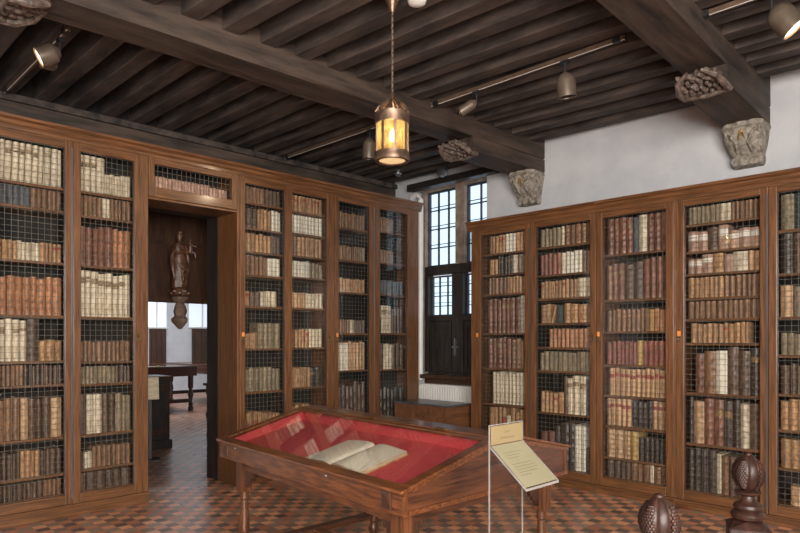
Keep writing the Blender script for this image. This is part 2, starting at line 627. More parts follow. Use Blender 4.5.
# bolsters with carved ends below the beams at the walls
def bolster(name, x_end, x_tip, yf, z0=3.395, z1=3.535, w=0.33):
    sgn = 1 if x_tip > x_end else -1
    b = MB()
    ya, yb = yf(x_end), yf(x_tip)
    xs, xt = (x_end, x_tip)
    pts = [(xs, ya - w / 2, z0), (xt, yb - w / 2, z0), (xs, ya + w / 2, z0), (xt, yb + w / 2, z0),
           (xs, ya - w / 2, z1), (xt, yb - w / 2, z1), (xs, ya + w / 2, z1), (xt, yb + w / 2, z1)]
    b.hexa(pts, BEAM)
    # carved leaf scroll on the tip
    rnd = random.Random(5)
    for i in range(7):
        for j in range(5):
            x = xt - sgn * 0.03 + sgn * 0.045 * j
            y = yb + (i - 3) * w / 7.2 * (1 - 0.03 * j)
            z = z0 - 0.02 + 0.03 * j * 0.6 + (0.012 if (i + j) % 2 else 0)
            T = Matrix.Rotation(rnd.uniform(-.8, .8), 4, 'Z') @ Matrix.Rotation(rnd.uniform(-.5, .5), 4, 'Y')
            b.blob((x, y, z), 0.034, CARVE, (1.25, .55, .65), 8, T)
    for i in (-1, 1):
        b.tube([(xt - sgn * .06, yb + i * w * .5, z0 - .03), (xt + sgn * .05, yb + i * w * .5, z0 - .02),
                (xt + sgn * .15, yb + i * w * .42, z0 + .02), (xt + sgn * .2, yb + i * .05, z0 + .07)], [.02, .026, .02, .012], CARVE, 8)
    b.tube([(xt - sgn * .07, yb - w * .5, z0 - .02), (xt - sgn * .07, yb, z0 - .035), (xt - sgn * .07, yb + w * .5, z0 - .02)], .02, CARVE, 8)
    return struct(b.build(name, smooth=False))


CARVE = mat('carved_dark_wood', (58, 48, 43), (118, 102, 92), 0.5, (26, 26, 26), 5, 0.5)
bolster('trim_101', XW, 5.05, b1y)
bolster('trim_102', XW, 5.05, b2y)
bolster('trim_103', 0.1, 1.06, b1y, 3.47)


# stone corbels on the right wall
def corbel(name, yc):
    b = MB()
    N = 12
    w = 0.16
    prof = [(0.27, 3.449, 1.0), (0.275, 3.415, 1.06), (0.25, 3.40, 1.0), (0.235, 3.32, 0.93), (0.21, 3.27, 0.88), (0.15, 3.22, 0.80),
            (0.10, 3.18, 0.76), (0.11, 3.16, 0.8), (0.10, 3.11, 0.76), (0.04, 3.095, 0.68)]
    prof = [(d_, z_ - .055, s_) for d_, z_, s_ in prof]
    rings = []
    for d, z, s in prof:
        ring = []
        for k in range(N + 1):
            f = -1 + 2 * k / N
            dep = d * (1 - 0.16 * abs(f) ** 3) + 0.012 * math.sin(f * 9 + z * 30)
            ring.append(b.bm.verts.new((XW - dep, yc + f * w * s * 1.02, z)))
        ring.append(b.bm.verts.new((XW + .02, yc + w * s, z)))
        ring.append(b.bm.verts.new((XW + .02, yc - w * s, z)))
        rings.append(ring)
    n = len(rings[0])
    for i in range(len(rings) - 1):
        for k in range(n):
            b.face([rings[i][k], rings[i][(k + 1) % n], rings[i + 1][(k + 1) % n], rings[i + 1][k]], STONE)
    b.face(rings[0], STONE)
    b.face(rings[-1][::-1], STONE)
    # carved leaves at both corners and a worn gilded device in the middle
    for s in (-1, 1):
        for k in range(4):
            b.blob((XW - 0.205 + .03 * k, yc + s * (0.135 - .010 * k), 3.315 - .045 * k), 0.034, STONE, (1, .6, 1.1), 8)
        b.tube([(XW - .225, yc + s * .11, 3.325), (XW - .25, yc + s * .075, 3.275), (XW - .225, yc + s * .05, 3.215), (XW - .15, yc + s * .06, 3.155)], [.018, .016, .014, .01], STONE, 7)
    for s in (-1, 1):
        b.tube([(XW - .25, yc, 3.325), (XW - .25, yc + s * .016, 3.290), (XW - .235, yc + s * .026, 3.245)], [.005, .007, .004], GOLD, 6)
    b.blob((XW - .25, yc, 3.317), 0.011, GOLD, (.6, 1, 1), 8)
    return tag(b.build(name, smooth=True), None, None)


c1 = corbel('stone_corbel', b1y(6.2))
tag(c1, 'carved stone corbel under the beam beside the leaded window, traces of gilding', 'corbel')
c2 = corbel('stone_corbel', b2y(6.2))
tag(c2, 'carved stone corbel high on white wall above the bookcase nearest the right edge', 'corbel')

# ------------------------------------------------------------------ leaded window in the right wall
XP = XW + 0.17
b = MB()
# stone frame: jambs, mullion, head
b.box(XP - .05, XP + .08, 6.0, WY1, 1.05, WZ1, WSTONE)
b.box(XP - .05, XP + .08, WY0, 4.885, 1.05, WZ1, WSTONE)
b.box(XP - .05, XP + .08, 5.315, 5.465, 2.49, WZ1, WSTONE)
b.box(XP - .05, XP + .08, 4.885, 5.315, 3.50, WZ1, WSTONE)
b.box(XP - .05, XP + .08, 5.465, 6.0, 3.50, WZ1, WSTONE)
win = struct(b.build('window_1'))


def pane(y0, y1, z0, z1, ny, zs, thick=0.014):
    g = MB()
    g.box(XP + .03, XP + .034, y0, y1, z0, z1, WGLASS)
    g.build('glass_pane', win)
    f = MB()
    f.box(XP + .01, XP + .05, y0, y0 + .022, z0, z1, LEAD)
    f.box(XP + .01, XP + .05, y1 - .022, y1, z0, z1, LEAD)
    f.box(XP + .01, XP + .05, y0 + .022, y1 - .022, z0, z0 + .02, LEAD)
    f.box(XP + .01, XP + .05, y0 + .022, y1 - .022, z1 - .02, z1, LEAD)
    for i in range(1, ny):
        y = y0 + (y1 - y0) * i / ny
        f.box(XP + .015, XP + .045, y - thick / 2, y + thick / 2, z0 + .02, z1 - .02, LEAD)
    n = 0
    for z in zs:
        t = thick * (.5 if n % 2 else 1)
        f.box(XP + .02, XP + .04, y0 + .02, y1 - .02, z - t / 2, z + t / 2, LEAD)
        n += 1
    f.build('lead_bars', win)


def zz(z0, z1, n):
    out = []
    for i in range(1, n):
        z = z0 + (z1 - z0) * i / n
        out += [z, z + 0.045]
    return out


pane(5.465, 6.0, 2.49, 3.50, 3, zz(2.49, 3.50, 4))
pane(4.885, 5.315, 2.49, 3.50, 2, zz(2.49, 3.50, 4))
pane(5.52, 5.94, 1.82, 2.36, 3, zz(1.82, 2.36, 4), 0.01)
pane(4.90, 5.33, 1.82, 2.36, 3, zz(1.82, 2.36, 4), 0.01)
# dark wooden casement frame of the lower half
f = MB()
f.box(XP - .06, XP + .06, 4.885, 6.0, 2.37, 2.489, WDARK)
f.box(XP - .06, XP + .06, 5.94, 6.0, 1.07, 2.37, WDARK)
f.box(XP - .06, XP + .06, 5.33, 5.52, 1.07, 2.37, WDARK)
f.box(XP - .06, XP + .06, 4.885, 4.90, 1.07, 2.37, WDARK)
f.box(XP - .06, XP + .06, 5.52, 5.94, 1.75, 1.82, WDARK)
f.box(XP - .06, XP + .06, 4.90, 5.33, 1.75, 1.82, WDARK)
f.box(XP - .06, XP + .06, 4.90, 5.94, 1.055, 1.07, WDARK)
f.build('casement_frame', win, bevel=.006)
for y0, y1 in ((5.52, 5.94), (4.90, 5.33)):
    s = MB()
    s.box(XP - .03, XP + .02, y0, y1, 1.07, 1.75, WDARK)
    s.box(XP - .05, XP - .03, y0 + .02, y0 + .06, 1.09, 1.73, WDARK)
    s.box(XP - .05, XP - .03, y1 - .06, y1 - .02, 1.09, 1.73, WDARK)
    s.box(XP - .05, XP - .03, y0 + .06, y1 - .06, 1.09, 1.14, WDARK)
    s.box(XP - .05, XP - .03, y0 + .06, y1 - .06, 1.68, 1.73, WDARK)
    s.build('shutter', win)
s = MB()
s.box(XP - .085, XP - .065, 5.44, 5.46, 1.3, 1.52, STEEL)
s.box(XP - .085, XP - .065, 5.40, 5.50, 1.40, 1.42, STEEL)
s.build('latch', win)
# wooden lintel over the window, and the wooden sill board
b = MB()
b.box(XW - .12, XW, 4.66, 6.12, 3.50, 3.585, WDARK)
struct(b.build('trim_104', bevel=.008))
b = MB()
b.box(XW - .12, XW + .1, 4.76, 5.875, 1.0, 1.05, OAK_DARK)
b.box(XW - .03, XW, 4.76, 5.875, .93, 1.0, OAK_DARK)
struct(b.build('trim_105', bevel=.006))

# radiator under the sill
r = thing('radiator', (XW - .06, 5.35, 0), 'white ribbed radiator under the leaded window behind the wooden chest', 'radiator')
b = MB()
b.box(-.035, .035, -.56, .56, .32, .925, WHITE)
for k in range(27):
    y = -.54 + k * .0415
    b.box(-.045, -.035, y, y + .022, .34, .90, WHITE)
b.build('radiator_panel', r, bevel=.003)
b = MB()
b.tube([(0, .56, .86), (0, .60, .86)], .012, WHITE)
b.blob((0, .62, .86), .024, WHITE)
b.build('valve', r, smooth=True)
for y in (-.4, .4):
    b = MB()
    b.box(-.03, .03, y - .02, y + .02, 0, .325, WHITE)
    b.build('foot', r)

# white pipe in the corner
b = MB()
b.tube([(6.255, 6.10, 3.41), (6.255, 6.01, 3.45), (6.255, 5.955, 3.43), (6.255, 5.93, 3.37), (6.255, 5.93, 2.6), (6.255, 5.93, .97)], .037, WHITE, 12)
tag(b.build('heating_pipe', smooth=True), 'white vertical pipe between corner bookcase and leaded window', 'pipe')

# ------------------------------------------------------------------ bookcases
def wire_mesh(x0, x1, z0, z1, y, parent, sp=0.047, t=0.0028):
    b = MB()
    n = max(2, round((x1 - x0) / sp))
    for i in range(n + 1):
        x = x0 + (x1 - x0) * i / n
        b.box(x - t / 2, x + t / 2, y, y + t, z0, z1, WIRE)
    n = max(2, round((z1 - z0) / sp))
    for i in range(n + 1):
        z = z0 + (z1 - z0) * i / n
        b.box(x0, x1, y - t, y, z - t / 2, z + t / 2, WIRE)
    return b.build('wire_mesh', parent)


def lock(parent, x, z, tagged):
    b = MB()
    b.box(x - .011, x + .011, -.030, -.022, z - .045, z + .03, BRASS)
    b.box(x - .003, x + .003, -.0315, -.030, z - .03, z - .005, BLACK)
    b.tube([(x, -.03, z - .018), (x, -.05, z - .018)], .004, STEEL, 6)
    b.tube([(x + .009 * math.cos(a), -.055, z - .024 + .010 * math.sin(a)) for a in [i * PI / 4 for i in range(9)]], .0022, STEEL, 5)
    b.build('lock_plate', parent)
    if tagged:
        b = MB()
        b.box(x - .014, x + .016, -.034, -.031, z + .005, z + .05, TAG)
        b.build('paper_tag', parent)


def unit(spec, face):
    """local frame: x along the face, y into the case, z up"""
    (label, u0, u1, zc, doors, depth, ends) = spec
    rotz = 0 if face == 'L' else -PI / 2
    uc = (u0 + u1) / 2
    loc = (uc, YF, 0) if face == 'L' else (XF, -uc, 0)
    root = thing('bookcase', loc, label, 'bookcase', rotz)
    a, c = u0 - uc, u1 - uc
    zb = doors[0][3]      # opening bottom
    zt = doors[0][4]      # opening top
    zp = zb - 0.085       # top of plinth moulding
    crh = 0.105
    # carcass: plinth, cornice, posts
    b = MB()
    b.box(a, c, -.022, depth, 0, zp - .02, OAK_H)
    b.box(a, c, -.034, .02, zp - .02, zp, OAK_H)
    b.build('plinth', root, bevel=.004)
    b = MB()
    z0 = zc - crh
    poly = [(.02, z0 - .0), (-.018, z0), (-.020, z0 + .03), (-.034, z0 + .045), (-.034, z0 + .07), (-.06, z0 + .085), (-.068, z0 + crh), (.02, z0 + crh)]
    ea, ec = a - (.05 if 'l' in ends else 0), c + (.05 if 'r' in ends else 0)
    T = Matrix(((0, 1, 0, 0), (1, 0, 0, 0), (0, 0, 1, 0), (0, 0, 0, 1)))
    b.prism(poly, ea, ec, OAK_H, T)
    b.box(a, c, .02, depth, zc - .03, zc - .005, OAK_DARK)
    if 'l' in ends:
        b.box(a - .05, a, -.03, depth, zc - .04, zc, OAK_H)
    b.build('cornice', root)
    b = MB()
    b.box(a, a + .022, .02, depth, zp - .02, zc - .03, OAK_V)
    b.build('side_panel', root)
    b = MB()
    b.box(c - .022, c, .02, depth, zp - .02, zc - .03, OAK_V)
    b.build('side_panel', root)
    b = MB()
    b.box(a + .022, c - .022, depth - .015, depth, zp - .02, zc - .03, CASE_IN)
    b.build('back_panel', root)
    # front posts: whatever is left between doors
    edges = [a] + [v - uc for d in doors for v in (d[0] - d[5], d[1] + d[6])] + [c]
    b = MB()
    for i in range(0, len(edges), 2):
        if edges[i + 1] - edges[i] > .004:
            b.box(edges[i], edges[i + 1], -.012, .02, zp, zc - crh, OAK_V)
    for i, d in enumerate(doors[:-1]):
        m = (d[1] + doors[i + 1][0]) / 2 - uc
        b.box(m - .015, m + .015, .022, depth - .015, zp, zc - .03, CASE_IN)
    b.box(a + .022, c - .022, .022, .05, zc - crh - .005, zc - .03, OAK_H)
    b.build('carcass_posts', root, bevel=.003)
    for d in doors:
        x0, x1, px, zb, zt, sl, sr, lk, tg, strip, shelves = d
        x0 -= uc
        x1 -= uc
        dz1 = zc - crh - .002
        b = MB()
        b.box(x0 - sl, x0, -.022, .018, zp + .001, dz1, OAK_V)
        b.box(x1, x1 + sr, -.022, .018, zp + .001, dz1, OAK_V)
        b.box(x0, x1, -.022, .018, zp + .001, zb, OAK_H)
        b.box(x0, x1, -.022, .018, zt, dz1, OAK_H)
        # inner bead
        for q in ((x0, x0 + .007, zb, zt), (x1 - .007, x1, zb, zt)):
            b.box(q[0], q[1], -.012, .01, q[2], q[3], OAK_DARK)
        door = b.build('door', root, bevel=.004)
        g = MB()
        g.box(x0 + .001, x1 - .001, -.002, .0, zb, zt, GLASS)
        g.build('glass_pane', door)
        wire_mesh(x0, x1, zb, zt, .022, door)
        if lk == 'l':
            lock(door, x0 - sl * .55, 1.53, tg)
        elif lk == 'r':
            lock(door, x1 + sr * .5, 1.53, tg)
        if strip:
            s = MB()
            s.box(x1 + sr - .012, x1 + sr - .001, -.027, -.0221, zp + .05, dz1 - .06, STEEL)
            s.build('hinge_strip', door)
        for z in shelves:
            s = MB()
            s.box(x0 - .03, x1 + .03, .03, depth - .016, z - .022, z, OAK_H)
            s.build('shelf', root)
    return root


def zL(px, py):
    return on_y(px, py, YF + .05)[2]


def zR(px, py):
    return on_x(px, py, XF + .05)[2]


# columns: key -> (face, u0, u1, measure px, opening bottom py, opening top py, [(shelf py, book top py, segments)])
# segments: (share, count, colour, height share)
E = 'e'
COLS = {
 'C1': ('L', 1.34, 1.83, 30, 499, 140, [
    (183.7, 141, [(.93, 9, 'C', 1), (.07, 1, 'c', .9)]),
    (207, 187, [(.5, 6, 'g', 1), (.5, 6, 'b', 1)]),
    (260.6, 241, [(.3, 4, 't', 1), (.35, 5, 'c', .97), (.35, 5, 't', .97)]),
    (315, 277, [(1, 8, 'o', 1)]),
    (361, 319, [(.44, 4, 'C', 1), (.2, 1, 'd', .98), (.36, 3, 't', .5)]),
    (385, 364, [(.4, 6, 'b', 1), (.12, 2, 'x', 1), (.48, 7, 'd', .95)]),
    (439, 398, [(.35, 3, 'b', 1), (.12, 1, 'p', .98), (.35, 3, 'd', .97), (.18, 1, 'p', 1)]),
    (477, 451, [(.35, 5, 'd', 1), (.3, 4, 't', 1), (.35, 4, 'd', 1)]),
    (499, 483, [(.7, 9, 'd', 1), (.3, 4, 'b', 1)])]),
 'C2': ('L', 1.952, 2.415, 107, 487, 149, [
    (195, 152, [(.5, 4, 'C', 1), (.5, 5, 'c', .5)]),
    (218.6, 196, [(.45, 5, 'b', 1), (.15, 2, 'c', 1), (.4, 5, 'b', .95)]),
    (267, 228, [(.65, 5, 'r', 1), (.35, 3, 'o', .98)]),
    (317, 273, [(1, 8, 'C', 1)]),
    (361, 341, [(1, 11, 'b', 1)]),
    (383, 366, [(.7, 9, 'n', 1), (.3, 4, 'd', 1)]),
    (432, 393, [(.15, 1, 'd', 1), (.3, 2, 'c', 1), (.25, 2, 'd', .98), (.3, 3, 'n', .96)]),
    (465.5, 445, [(.1, 1, 'd', .8), (.16, 2, 'c', .8), (.74, 8, 'b', 1)]),
    (487, 470, [(1, 6, 'd', 1)])]),
 'C3': ('L', 3.56, 4.05, 264, 430, 182, [
    (205, 187, [(.6, 6, 'b', 1), (.4, 4, 'd', 1)]),
    (230, 210, [(.4, 3, 'd', 1), (.35, 4, 't', 1), (.25, 3, 'w', 1)]),
    (253, 235, [(.75, 7, 't', 1), (.25, 3, 'd', .98)]),
    (276, 257, [(.65, 6, 'b', 1), (.35, 4, 'w', .97)]),
    (306.7, 291, [(.2, 2, 't', 1), (.27, 2, 'd', .9), (.43, 3, 'c', 1), (.1, 0, E, 0)]),
    (348.4, 323, [(.4, 4, 't', .6), (.6, 4, 'n', 1)]),
    (390.7, 368, [(1, 9, 'n', 1)]),
    (430, 412, [(1, 10, 't', 1)])]),
 'C4': ('L', 4.146, 4.63, 309, 422, 191.5, [
    (214, 195, [(1, 10, 't', 1)]),
    (235, 214, [(1, 12, 'w', 1)]),
    (257, 238, [(.25, 3, 'b', 1), (.75, 6, 't', 1)]),
    (278, 262, [(.6, 7, 'w', 1), (.4, 5, 'n', .93)]),
    (308.4, 293, [(.5, 6, 'p', 1), (.5, 6, 'c', 1)]),
    (347.4, 329, [(.2, 1, 'b', .95), (.4, 4, 't', .97), (.4, 4, 'c', 1)]),
    (386.8, 367, [(.62, 6, 't', 1), (.38, 2, 'x', .95)]),
    (422, 405, [(1, 10, 't', 1)])]),
 'C5': ('L', 4.80, 5.29, 353, 415, 199, [
    (229.3, 214, [(1, 11, 'b', 1)]),
    (260.7, 246.5, [(.75, 11, 'b', 1), (.25, 3, 'n', 1)]),
    (292.7, 279, [(.5, 6, 'p', 1), (.5, 7, 't', 1)]),
    (333.4, 320, [(.5, 6, 'b', 1), (.1, 1, 'c', 1), (.4, 5, 'd', 1)]),
    (370, 342, [(.08, 1, 'd', 1), (.35, 3, 'w', .95), (.57, 6, 'p', 1)]),
    (415, 383, [(1, 8, 'd', 1)])]),
 'C6': ('L', 5.457, 5.95, 393, 410, 206.5, [
    (233.4, 219, [(.65, 8, 'b', 1), (.35, 0, E, 0)]),
    (264, 251, [(.65, 9, 'b', 1), (.35, 0, E, 0)]),
    (295, 281, [(1, 10, 'g', 1)]),
    (333.4, 305, [(.2, 2, 'd', .5), (.35, 3, 'C', 1), (.45, 4, 'd', .9)]),
    (369, 343, [(.25, 2, 'd', 1), (.35, 3, 'c', 1), (.4, 3, 'd', 1)]),
    (410, 388, [(1, 7, 'x', 1)])]),
 'R1': ('R', -4.585, -3.99, 504, 443, 229, [
    (252.7, 233, [(.1, 0, E, 0), (.38, 5, 't', .95), (.24, 3, 'w', 1), (.28, 3, 't', 1)]),
    (273.8, 256, [(.1, 0, E, 0), (.2, 2, 't', .9), (.35, 5, 'x', 1), (.1, 1, 'c', 1), (.25, 3, 'n', 1)]),
    (293.5, 277, [(.08, 0, E, 0), (.5, 6, 'b', 1), (.42, 6, 't', 1)]),
    (333, 299, [(.06, 0, E, 0), (.76, 7, 'r', 1), (.18, 1, 'w', 1.06)]),
    (368.3, 338, [(.06, 0, E, 0), (.54, 5, 'r', 1), (.4, 4, 'b', .96)]),
    (404, 372, [(.18, 0, E, 0), (.82, 9, 'c', 1)]),
    (443, 408, [(.1, 0, E, 0), (.4, 4, 't', 1), (.1, 1, 'c', .9), (.4, 4, 't', 1)])]),
 'R2': ('R', -3.85, -3.22, 564, 467.5, 221.5, [
    (245, 225, [(.4, 5, 'n', .95), (.07, 1, 'c', .98), (.53, 5, 'b', 1)]),
    (273.6, 252, [(.4, 5, 'R', 1), (.1, 1, 'c', .98), (.3, 4, 'w', 1), (.2, 3, 'b', .95)]),
    (297.8, 280, [(.7, 10, 't', 1), (.3, 2, 'c', 1.05)]),
    (322.8, 304, [(.2, 2, 't', 1), (.12, 1, '/t', 1), (.12, 1, 'G', .98), (.02, 0, E, 0), (.54, 4, 't', 1)]),
    (347.5, 328, [(.18, 0, E, 0), (.82, 10, 'o', 1)]),
    (371, 352, [(1, 12, 'n', 1)]),
    (413.5, 376, [(.45, 5, 't', .55), (.08, 1, 'd', 1), (.34, 3, 'C', 1), (.13, 1, 'x', .97)]),
    (467.5, 424, [(.14, 1, 'r', .8), (.14, 1, 'r', .8), (.38, 3, 'x', 1), (.2, 2, 'w', 1), (.08, 1, 'x', .55)])]),
 'R3': ('R', -3.09, -2.467, 635, 481, 211, [
    (252.5, 214, [(.44, 4, 'r', .96), (.09, 1, 'g', .96), (.13, 1, 'c', 1), (.34, 3, 'r', 1.02)]),
    (299, 259, [(.1, 1, 'b', .9), (.2, 2, 'r', .9), (.3, 2, 'd', .92), (.4, 4, 'r', 1)]),
    (331, 309, [(.7, 9, 'b', 1), (.07, 1, 'y', 1), (.23, 3, 'o', .97)]),
    (364.6, 341, [(.5, 7, 'R', 1), (.1, 1, 'y', 1), (.4, 5, 'R', 1)]),
    (396.4, 368, [(.05, 0, E, 0), (.95, 12, 'P', 1)]),
    (427.6, 399, [(.42, 5, 'P', 1), (.34, 4, 'x', .95), (.24, 3, 'P', 1)]),
    (460, 431, [(.4, 3, 'p', 1), (.13, 1, 'y', 1), (.47, 6, 'x', .83)]),
    (481, 463, [(.4, 4, 'd', 1), (.3, 3, 'b', 1), (.07, 1, 'c', 1), (.23, 2, 'b', 1)])]),
 'R4': ('R', -2.306, -1.69, 723, 494, 198.5, [
    (221, 202, [(.45, 7, 'n', .96), (.15, 2, 'c', 1), (.4, 7, 'b', 1)]),
    (249, 223, [(.28, 2, 'Q', .8), (.14, 1, 'd', .85), (.14, 1, 'Q', .95), (.14, 1, 'Q', .7), (.3, 2, 'Q', .75)]),
    (272, 252, [(.2, 2, 'Q', .8), (.15, 1, 'Q', 1), (.15, 1, 't', 1), (.12, 1, 'q', .9), (.2, 1, 'c', 1), (.18, 2, 't', .95)]),
    (296.6, 275, [(.5, 7, 't', 1), (.5, 7, 'b', 1)]),
    (318, 299, [(1, 13, 'b', 1)]),
    (343, 323, [(.04, 0, E, 0), (.8, 11, 't', 1), (.16, 0, E, 0)]),
    (394, 348, [(.1, 0, E, 0), (.13, 1, 'r', .85), (.16, 1, 'b', .98), (.16, 1, 'w', 1), (.15, 1, 'd', 1), (.15, 1, 'd', 1), (.13, 1, 'x', 1)]),
    (446, 399, [(.08, 1, 'x', 1), (.15, 1, 'p', .97), (.13, 1, 'r', .96), (.14, 1, 'r', 1), (.12, 1, 'x', 1), (.1, 1, 'x', .97), (.12, 1, 'c', .92), (.12, 1, 'd', .93), (.04, 1, 'c', .8)]),
    (494, 452, [(.4, 4, 'x', 1), (.07, 1, 'c', 1), (.1, 1, 'b', .9), (.4, 4, 'd', .9)])]),
 'R5': ('R', -1.567, -0.95, 789, 506, 187.5, [
    (229.6, 190, [(.16, 1, 'n', 1), (.16, 1, 'G', .95), (.68, 5, 'd', 1)]),
    (273.6, 232, [(.15, 1, 'x', 1), (.1, 1, 'd', 1), (.1, 1, 'o', 1), (.65, 6, 'd', 1)]),
    (316.7, 285, [(.15, 1, 'p', 1), (.85, 7, 'n', 1)]),
    (355, 333, [(1, 11, 'n', 1)]),
    (394, 364, [(.2, 2, 'd', 1), (.8, 8, 'n', 1)]),
    (430, 400, [(1, 10, 't', 1)]),
    (468, 439, [(1, 9, 't', 1)]),
    (506, 480, [(.12, 0, E, 0), (.88, 6, 'p', .8)])]),
}
ORD = ['first', 'second', 'third', 'fourth', 'fifth', 'sixth', 'seventh', 'eighth', 'ninth', 'tenth', 'eleventh', 'twelfth', 'thirteenth', 'fourteenth', 'fifteenth', 'sixteenth']


def door_spec(key, sl, sr, lk=None, tg=False, strip=False, zb=None, zt=None):
    face, u0, u1, px, pb, pt, sh = COLS[key]
    zf = zL if face == 'L' else zR
    zb_ = zf(px, pb) if zb is None else zb
    zt_ = zf(px, pt) if zt is None else zt
    zs = [zf(px, s[0]) for s in sh[:-1]]
    zs.append(zb_ + .004)
    return (u0, u1, px, zb_, zt_, sl, sr, lk, tg, strip, zs)


ZBL = (zL(30, 499) + zL(107, 487)) / 2
ZTL = 3.125
ZBR = (zR(635, 481) + zR(723, 494)) / 2
ZTR = 2.69
DL, DR = .385, XW - XF - .004
unit(('oak bookcase with two mesh and glass doors left of the doorway', 1.22, 2.545, Z_LC,
      [door_spec('C1', .06, .058, None, False, True, ZBL, ZTL), door_spec('C2', .058, .06, 'r', False, False, ZBL, ZTL)], DL, ''), 'L')
unit(('oak bookcase with two mesh doors immediately right of the doorway', 3.47, 4.715, Z_LC,
      [door_spec('C3', .06, .047, 'l', True, False, ZBL, ZTL), door_spec('C4', .047, .055, 'r', False, False, ZBL, ZTL)], DL, ''), 'L')
unit(('oak bookcase with two mesh doors in the far corner beside the window', 4.715, 6.16, Z_LC,
      [door_spec('C5', .055, .08, 'l', True, True, ZBL, ZTL), door_spec('C6', .08, .08, 'r', False, False, ZBL, ZTL)], DL, 'r'), 'L')
unit(('oak glazed bookcase on right wall nearest the window, behind the sign', -4.73, -3.155, Z_RC,
      [door_spec('R1', .075, .068, 'l', True, True, ZBR, ZTR), door_spec('R2', .068, .062, 'r', False, False, ZBR, ZTR)], DR, 'l'), 'R')
unit(('narrow single-door glazed oak bookcase in the middle of the right wall', -3.155, -2.385, Z_RC,
      [door_spec('R3', .062, .07, 'l', True, False, ZBR, ZTR)], DR, ''), 'R')
unit(('oak glazed bookcase on right wall, furthest to the right, behind carved finial', -2.385, -0.85, Z_RC,
      [door_spec('R4', .07, .06, 'l', True, True, ZBR, ZTR), door_spec('R5', .06, .06, None, False, False, ZBR, ZTR)], DR, ''), 'R')

# unit above the doorway
root = thing('overdoor_cabinet', (3.0075, YF, 2.81), 'low oak cabinet with mesh front bridging the doorway', 'bookcase')
oz0, oz1 = 2.925, 3.135
hw = 0.462
b = MB()
b.box(-hw, hw, .0, DL, 0, .02, OAK_H)
b.build('bottom_board', root)
b = MB()
b.box(-hw, hw, .02, DL, Z_LC - 2.81 - .03, Z_LC - 2.815, OAK_DARK)
poly = [(q_, w_ - .31) for q_, w_ in [(.02, .695), (-.018, .695), (-.020, .725), (-.034, .74), (-.034, .765), (-.06, .78), (-.068, .80), (.02, .80)]]
b.prism(poly, -hw, hw, OAK_H, Matrix(((0, 1, 0, 0), (1, 0, 0, 0), (0, 0, 1, 0), (0, 0, 0, 1))))
b.build('cornice', root)
b = MB()
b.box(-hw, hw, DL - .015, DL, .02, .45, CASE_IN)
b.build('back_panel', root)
ox0, ox1 = on_y(154, 180, YF)[0] - 3.0075, on_y(231, 180, YF)[0] - 3.0075
b = MB()
b.box(-hw, ox0, -.022, .018, .02, .383, OAK_V)
b.box(ox1, hw, -.022, .018, .02, .383, OAK_V)
b.box(ox0, ox1, -.022, .018, .02, oz0 - 2.81, OAK_H)
b.box(ox0, ox1, -.022, .018, oz1 - 2.81, .383, OAK_H)
od = b.build('door', root, bevel=.004)
wire_mesh(ox0, ox1, oz0 - 2.81, oz1 - 2.81, .022, od)
b = MB()
b.box(-hw + .01, hw - .01, .03, DL - .016, oz0 - 2.81 - .02, oz0 - 2.81, OAK_H)
b.build('shelf', root)


# ------------------------------------------------------------------ books
BOOKS = []   # (face, u, n, z, w, h, dep, colour, label kind, lean, bands, texts)


def fill(key, colname, face, u0, u1, shelves, zb, zt):
    zf = zL if face == 'L' else zR
    depth = DL if face == 'L' else DR
    px = COLS[key][3] if key in COLS else 192
    for si, (ps, pt, segs) in enumerate(shelves):
        rnd = random.Random(hash_str(key) + si * 17)
        z = zf(px, ps) if si < len(shelves) - 1 or key not in COLS else zb + .004
        H = zf(px, pt) - z
        nxt = zt if si == 0 else zf(px, shelves[si - 1][0]) - .022
        maxh = nxt - z - .012
        u = u0 + .006
        W = (u1 - u0 - .012)
        idx = 0
        for share, n, c, hf in segs:
            seg_w = W * share
            if c == E or n == 0:
                u += seg_w
                continue
            ws = [rnd.uniform(.78, 1.22) for _ in range(n)]
            s = sum(ws)
            for k, wk in enumerate(ws):
                w = seg_w * wk / s
                lean = 0
                cc = c
                lk = None
                if cc[0] == '/':
                    cc = cc[1:]
                    lean = .24
                if cc == 'C':
                    cc, lk = 'c', ('brown' if rnd.random() < .75 else None)
                elif cc == 'P':
                    cc, lk = 'p', 'red'
                elif cc == 'Q':
                    cc, lk = 'q', 'white'
                elif cc in 'rxR' and rnd.random() < .3:
                    lk = 'gilt'
                elif cc in 't' and rnd.random() < .2:
                    lk = 'red'
                hh = min(H * hf * rnd.uniform(.935, 1.03), maxh)
                dep = min(depth - .1, max(.12, hh * .68)) * rnd.uniform(.93, 1.0)
                idx += 1
                if key == 'C1' and si == 0 and idx < 10:
                    lean = .045
                if lean > .1:
                    wb = w * .36
                elif lean:
                    wb = w * .93 - .003
                else:
                    wb = w - .0035
                BOOKS.append(dict(face=face, u=u + w / 2 - (.024 if lean > .1 else 0), n=.05 + rnd.uniform(0, .014), z=z + .0006, w=wb, h=hh, dep=dep, c=cc, lk=lk,
                                  lean=lean, bands=(0 if cc in 'cwq' and rnd.random() < .6 else rnd.choice((4, 5, 5))),
                                  si=si, idx=idx, col=colname, key=key, seed=rnd.random()))
                u += w


def hash_str(s):
    v = 0
    for ch in s:
        v = v * 31 + ord(ch)
    return v % 9973


DOORN = {k: 'behind %s door from the left' % ORD[i] for i, k in enumerate(['C1', 'C2', 'C3', 'C4', 'C5', 'C6', 'R1', 'R2', 'R3', 'R4', 'R5'])}
for k, v in COLS.items():
    zb, zt = (ZBL, ZTL) if v[0] == 'L' else (ZBR, ZTR)
    fill(k, DOORN[k], v[0], v[1], v[2], v[6], zb, zt)
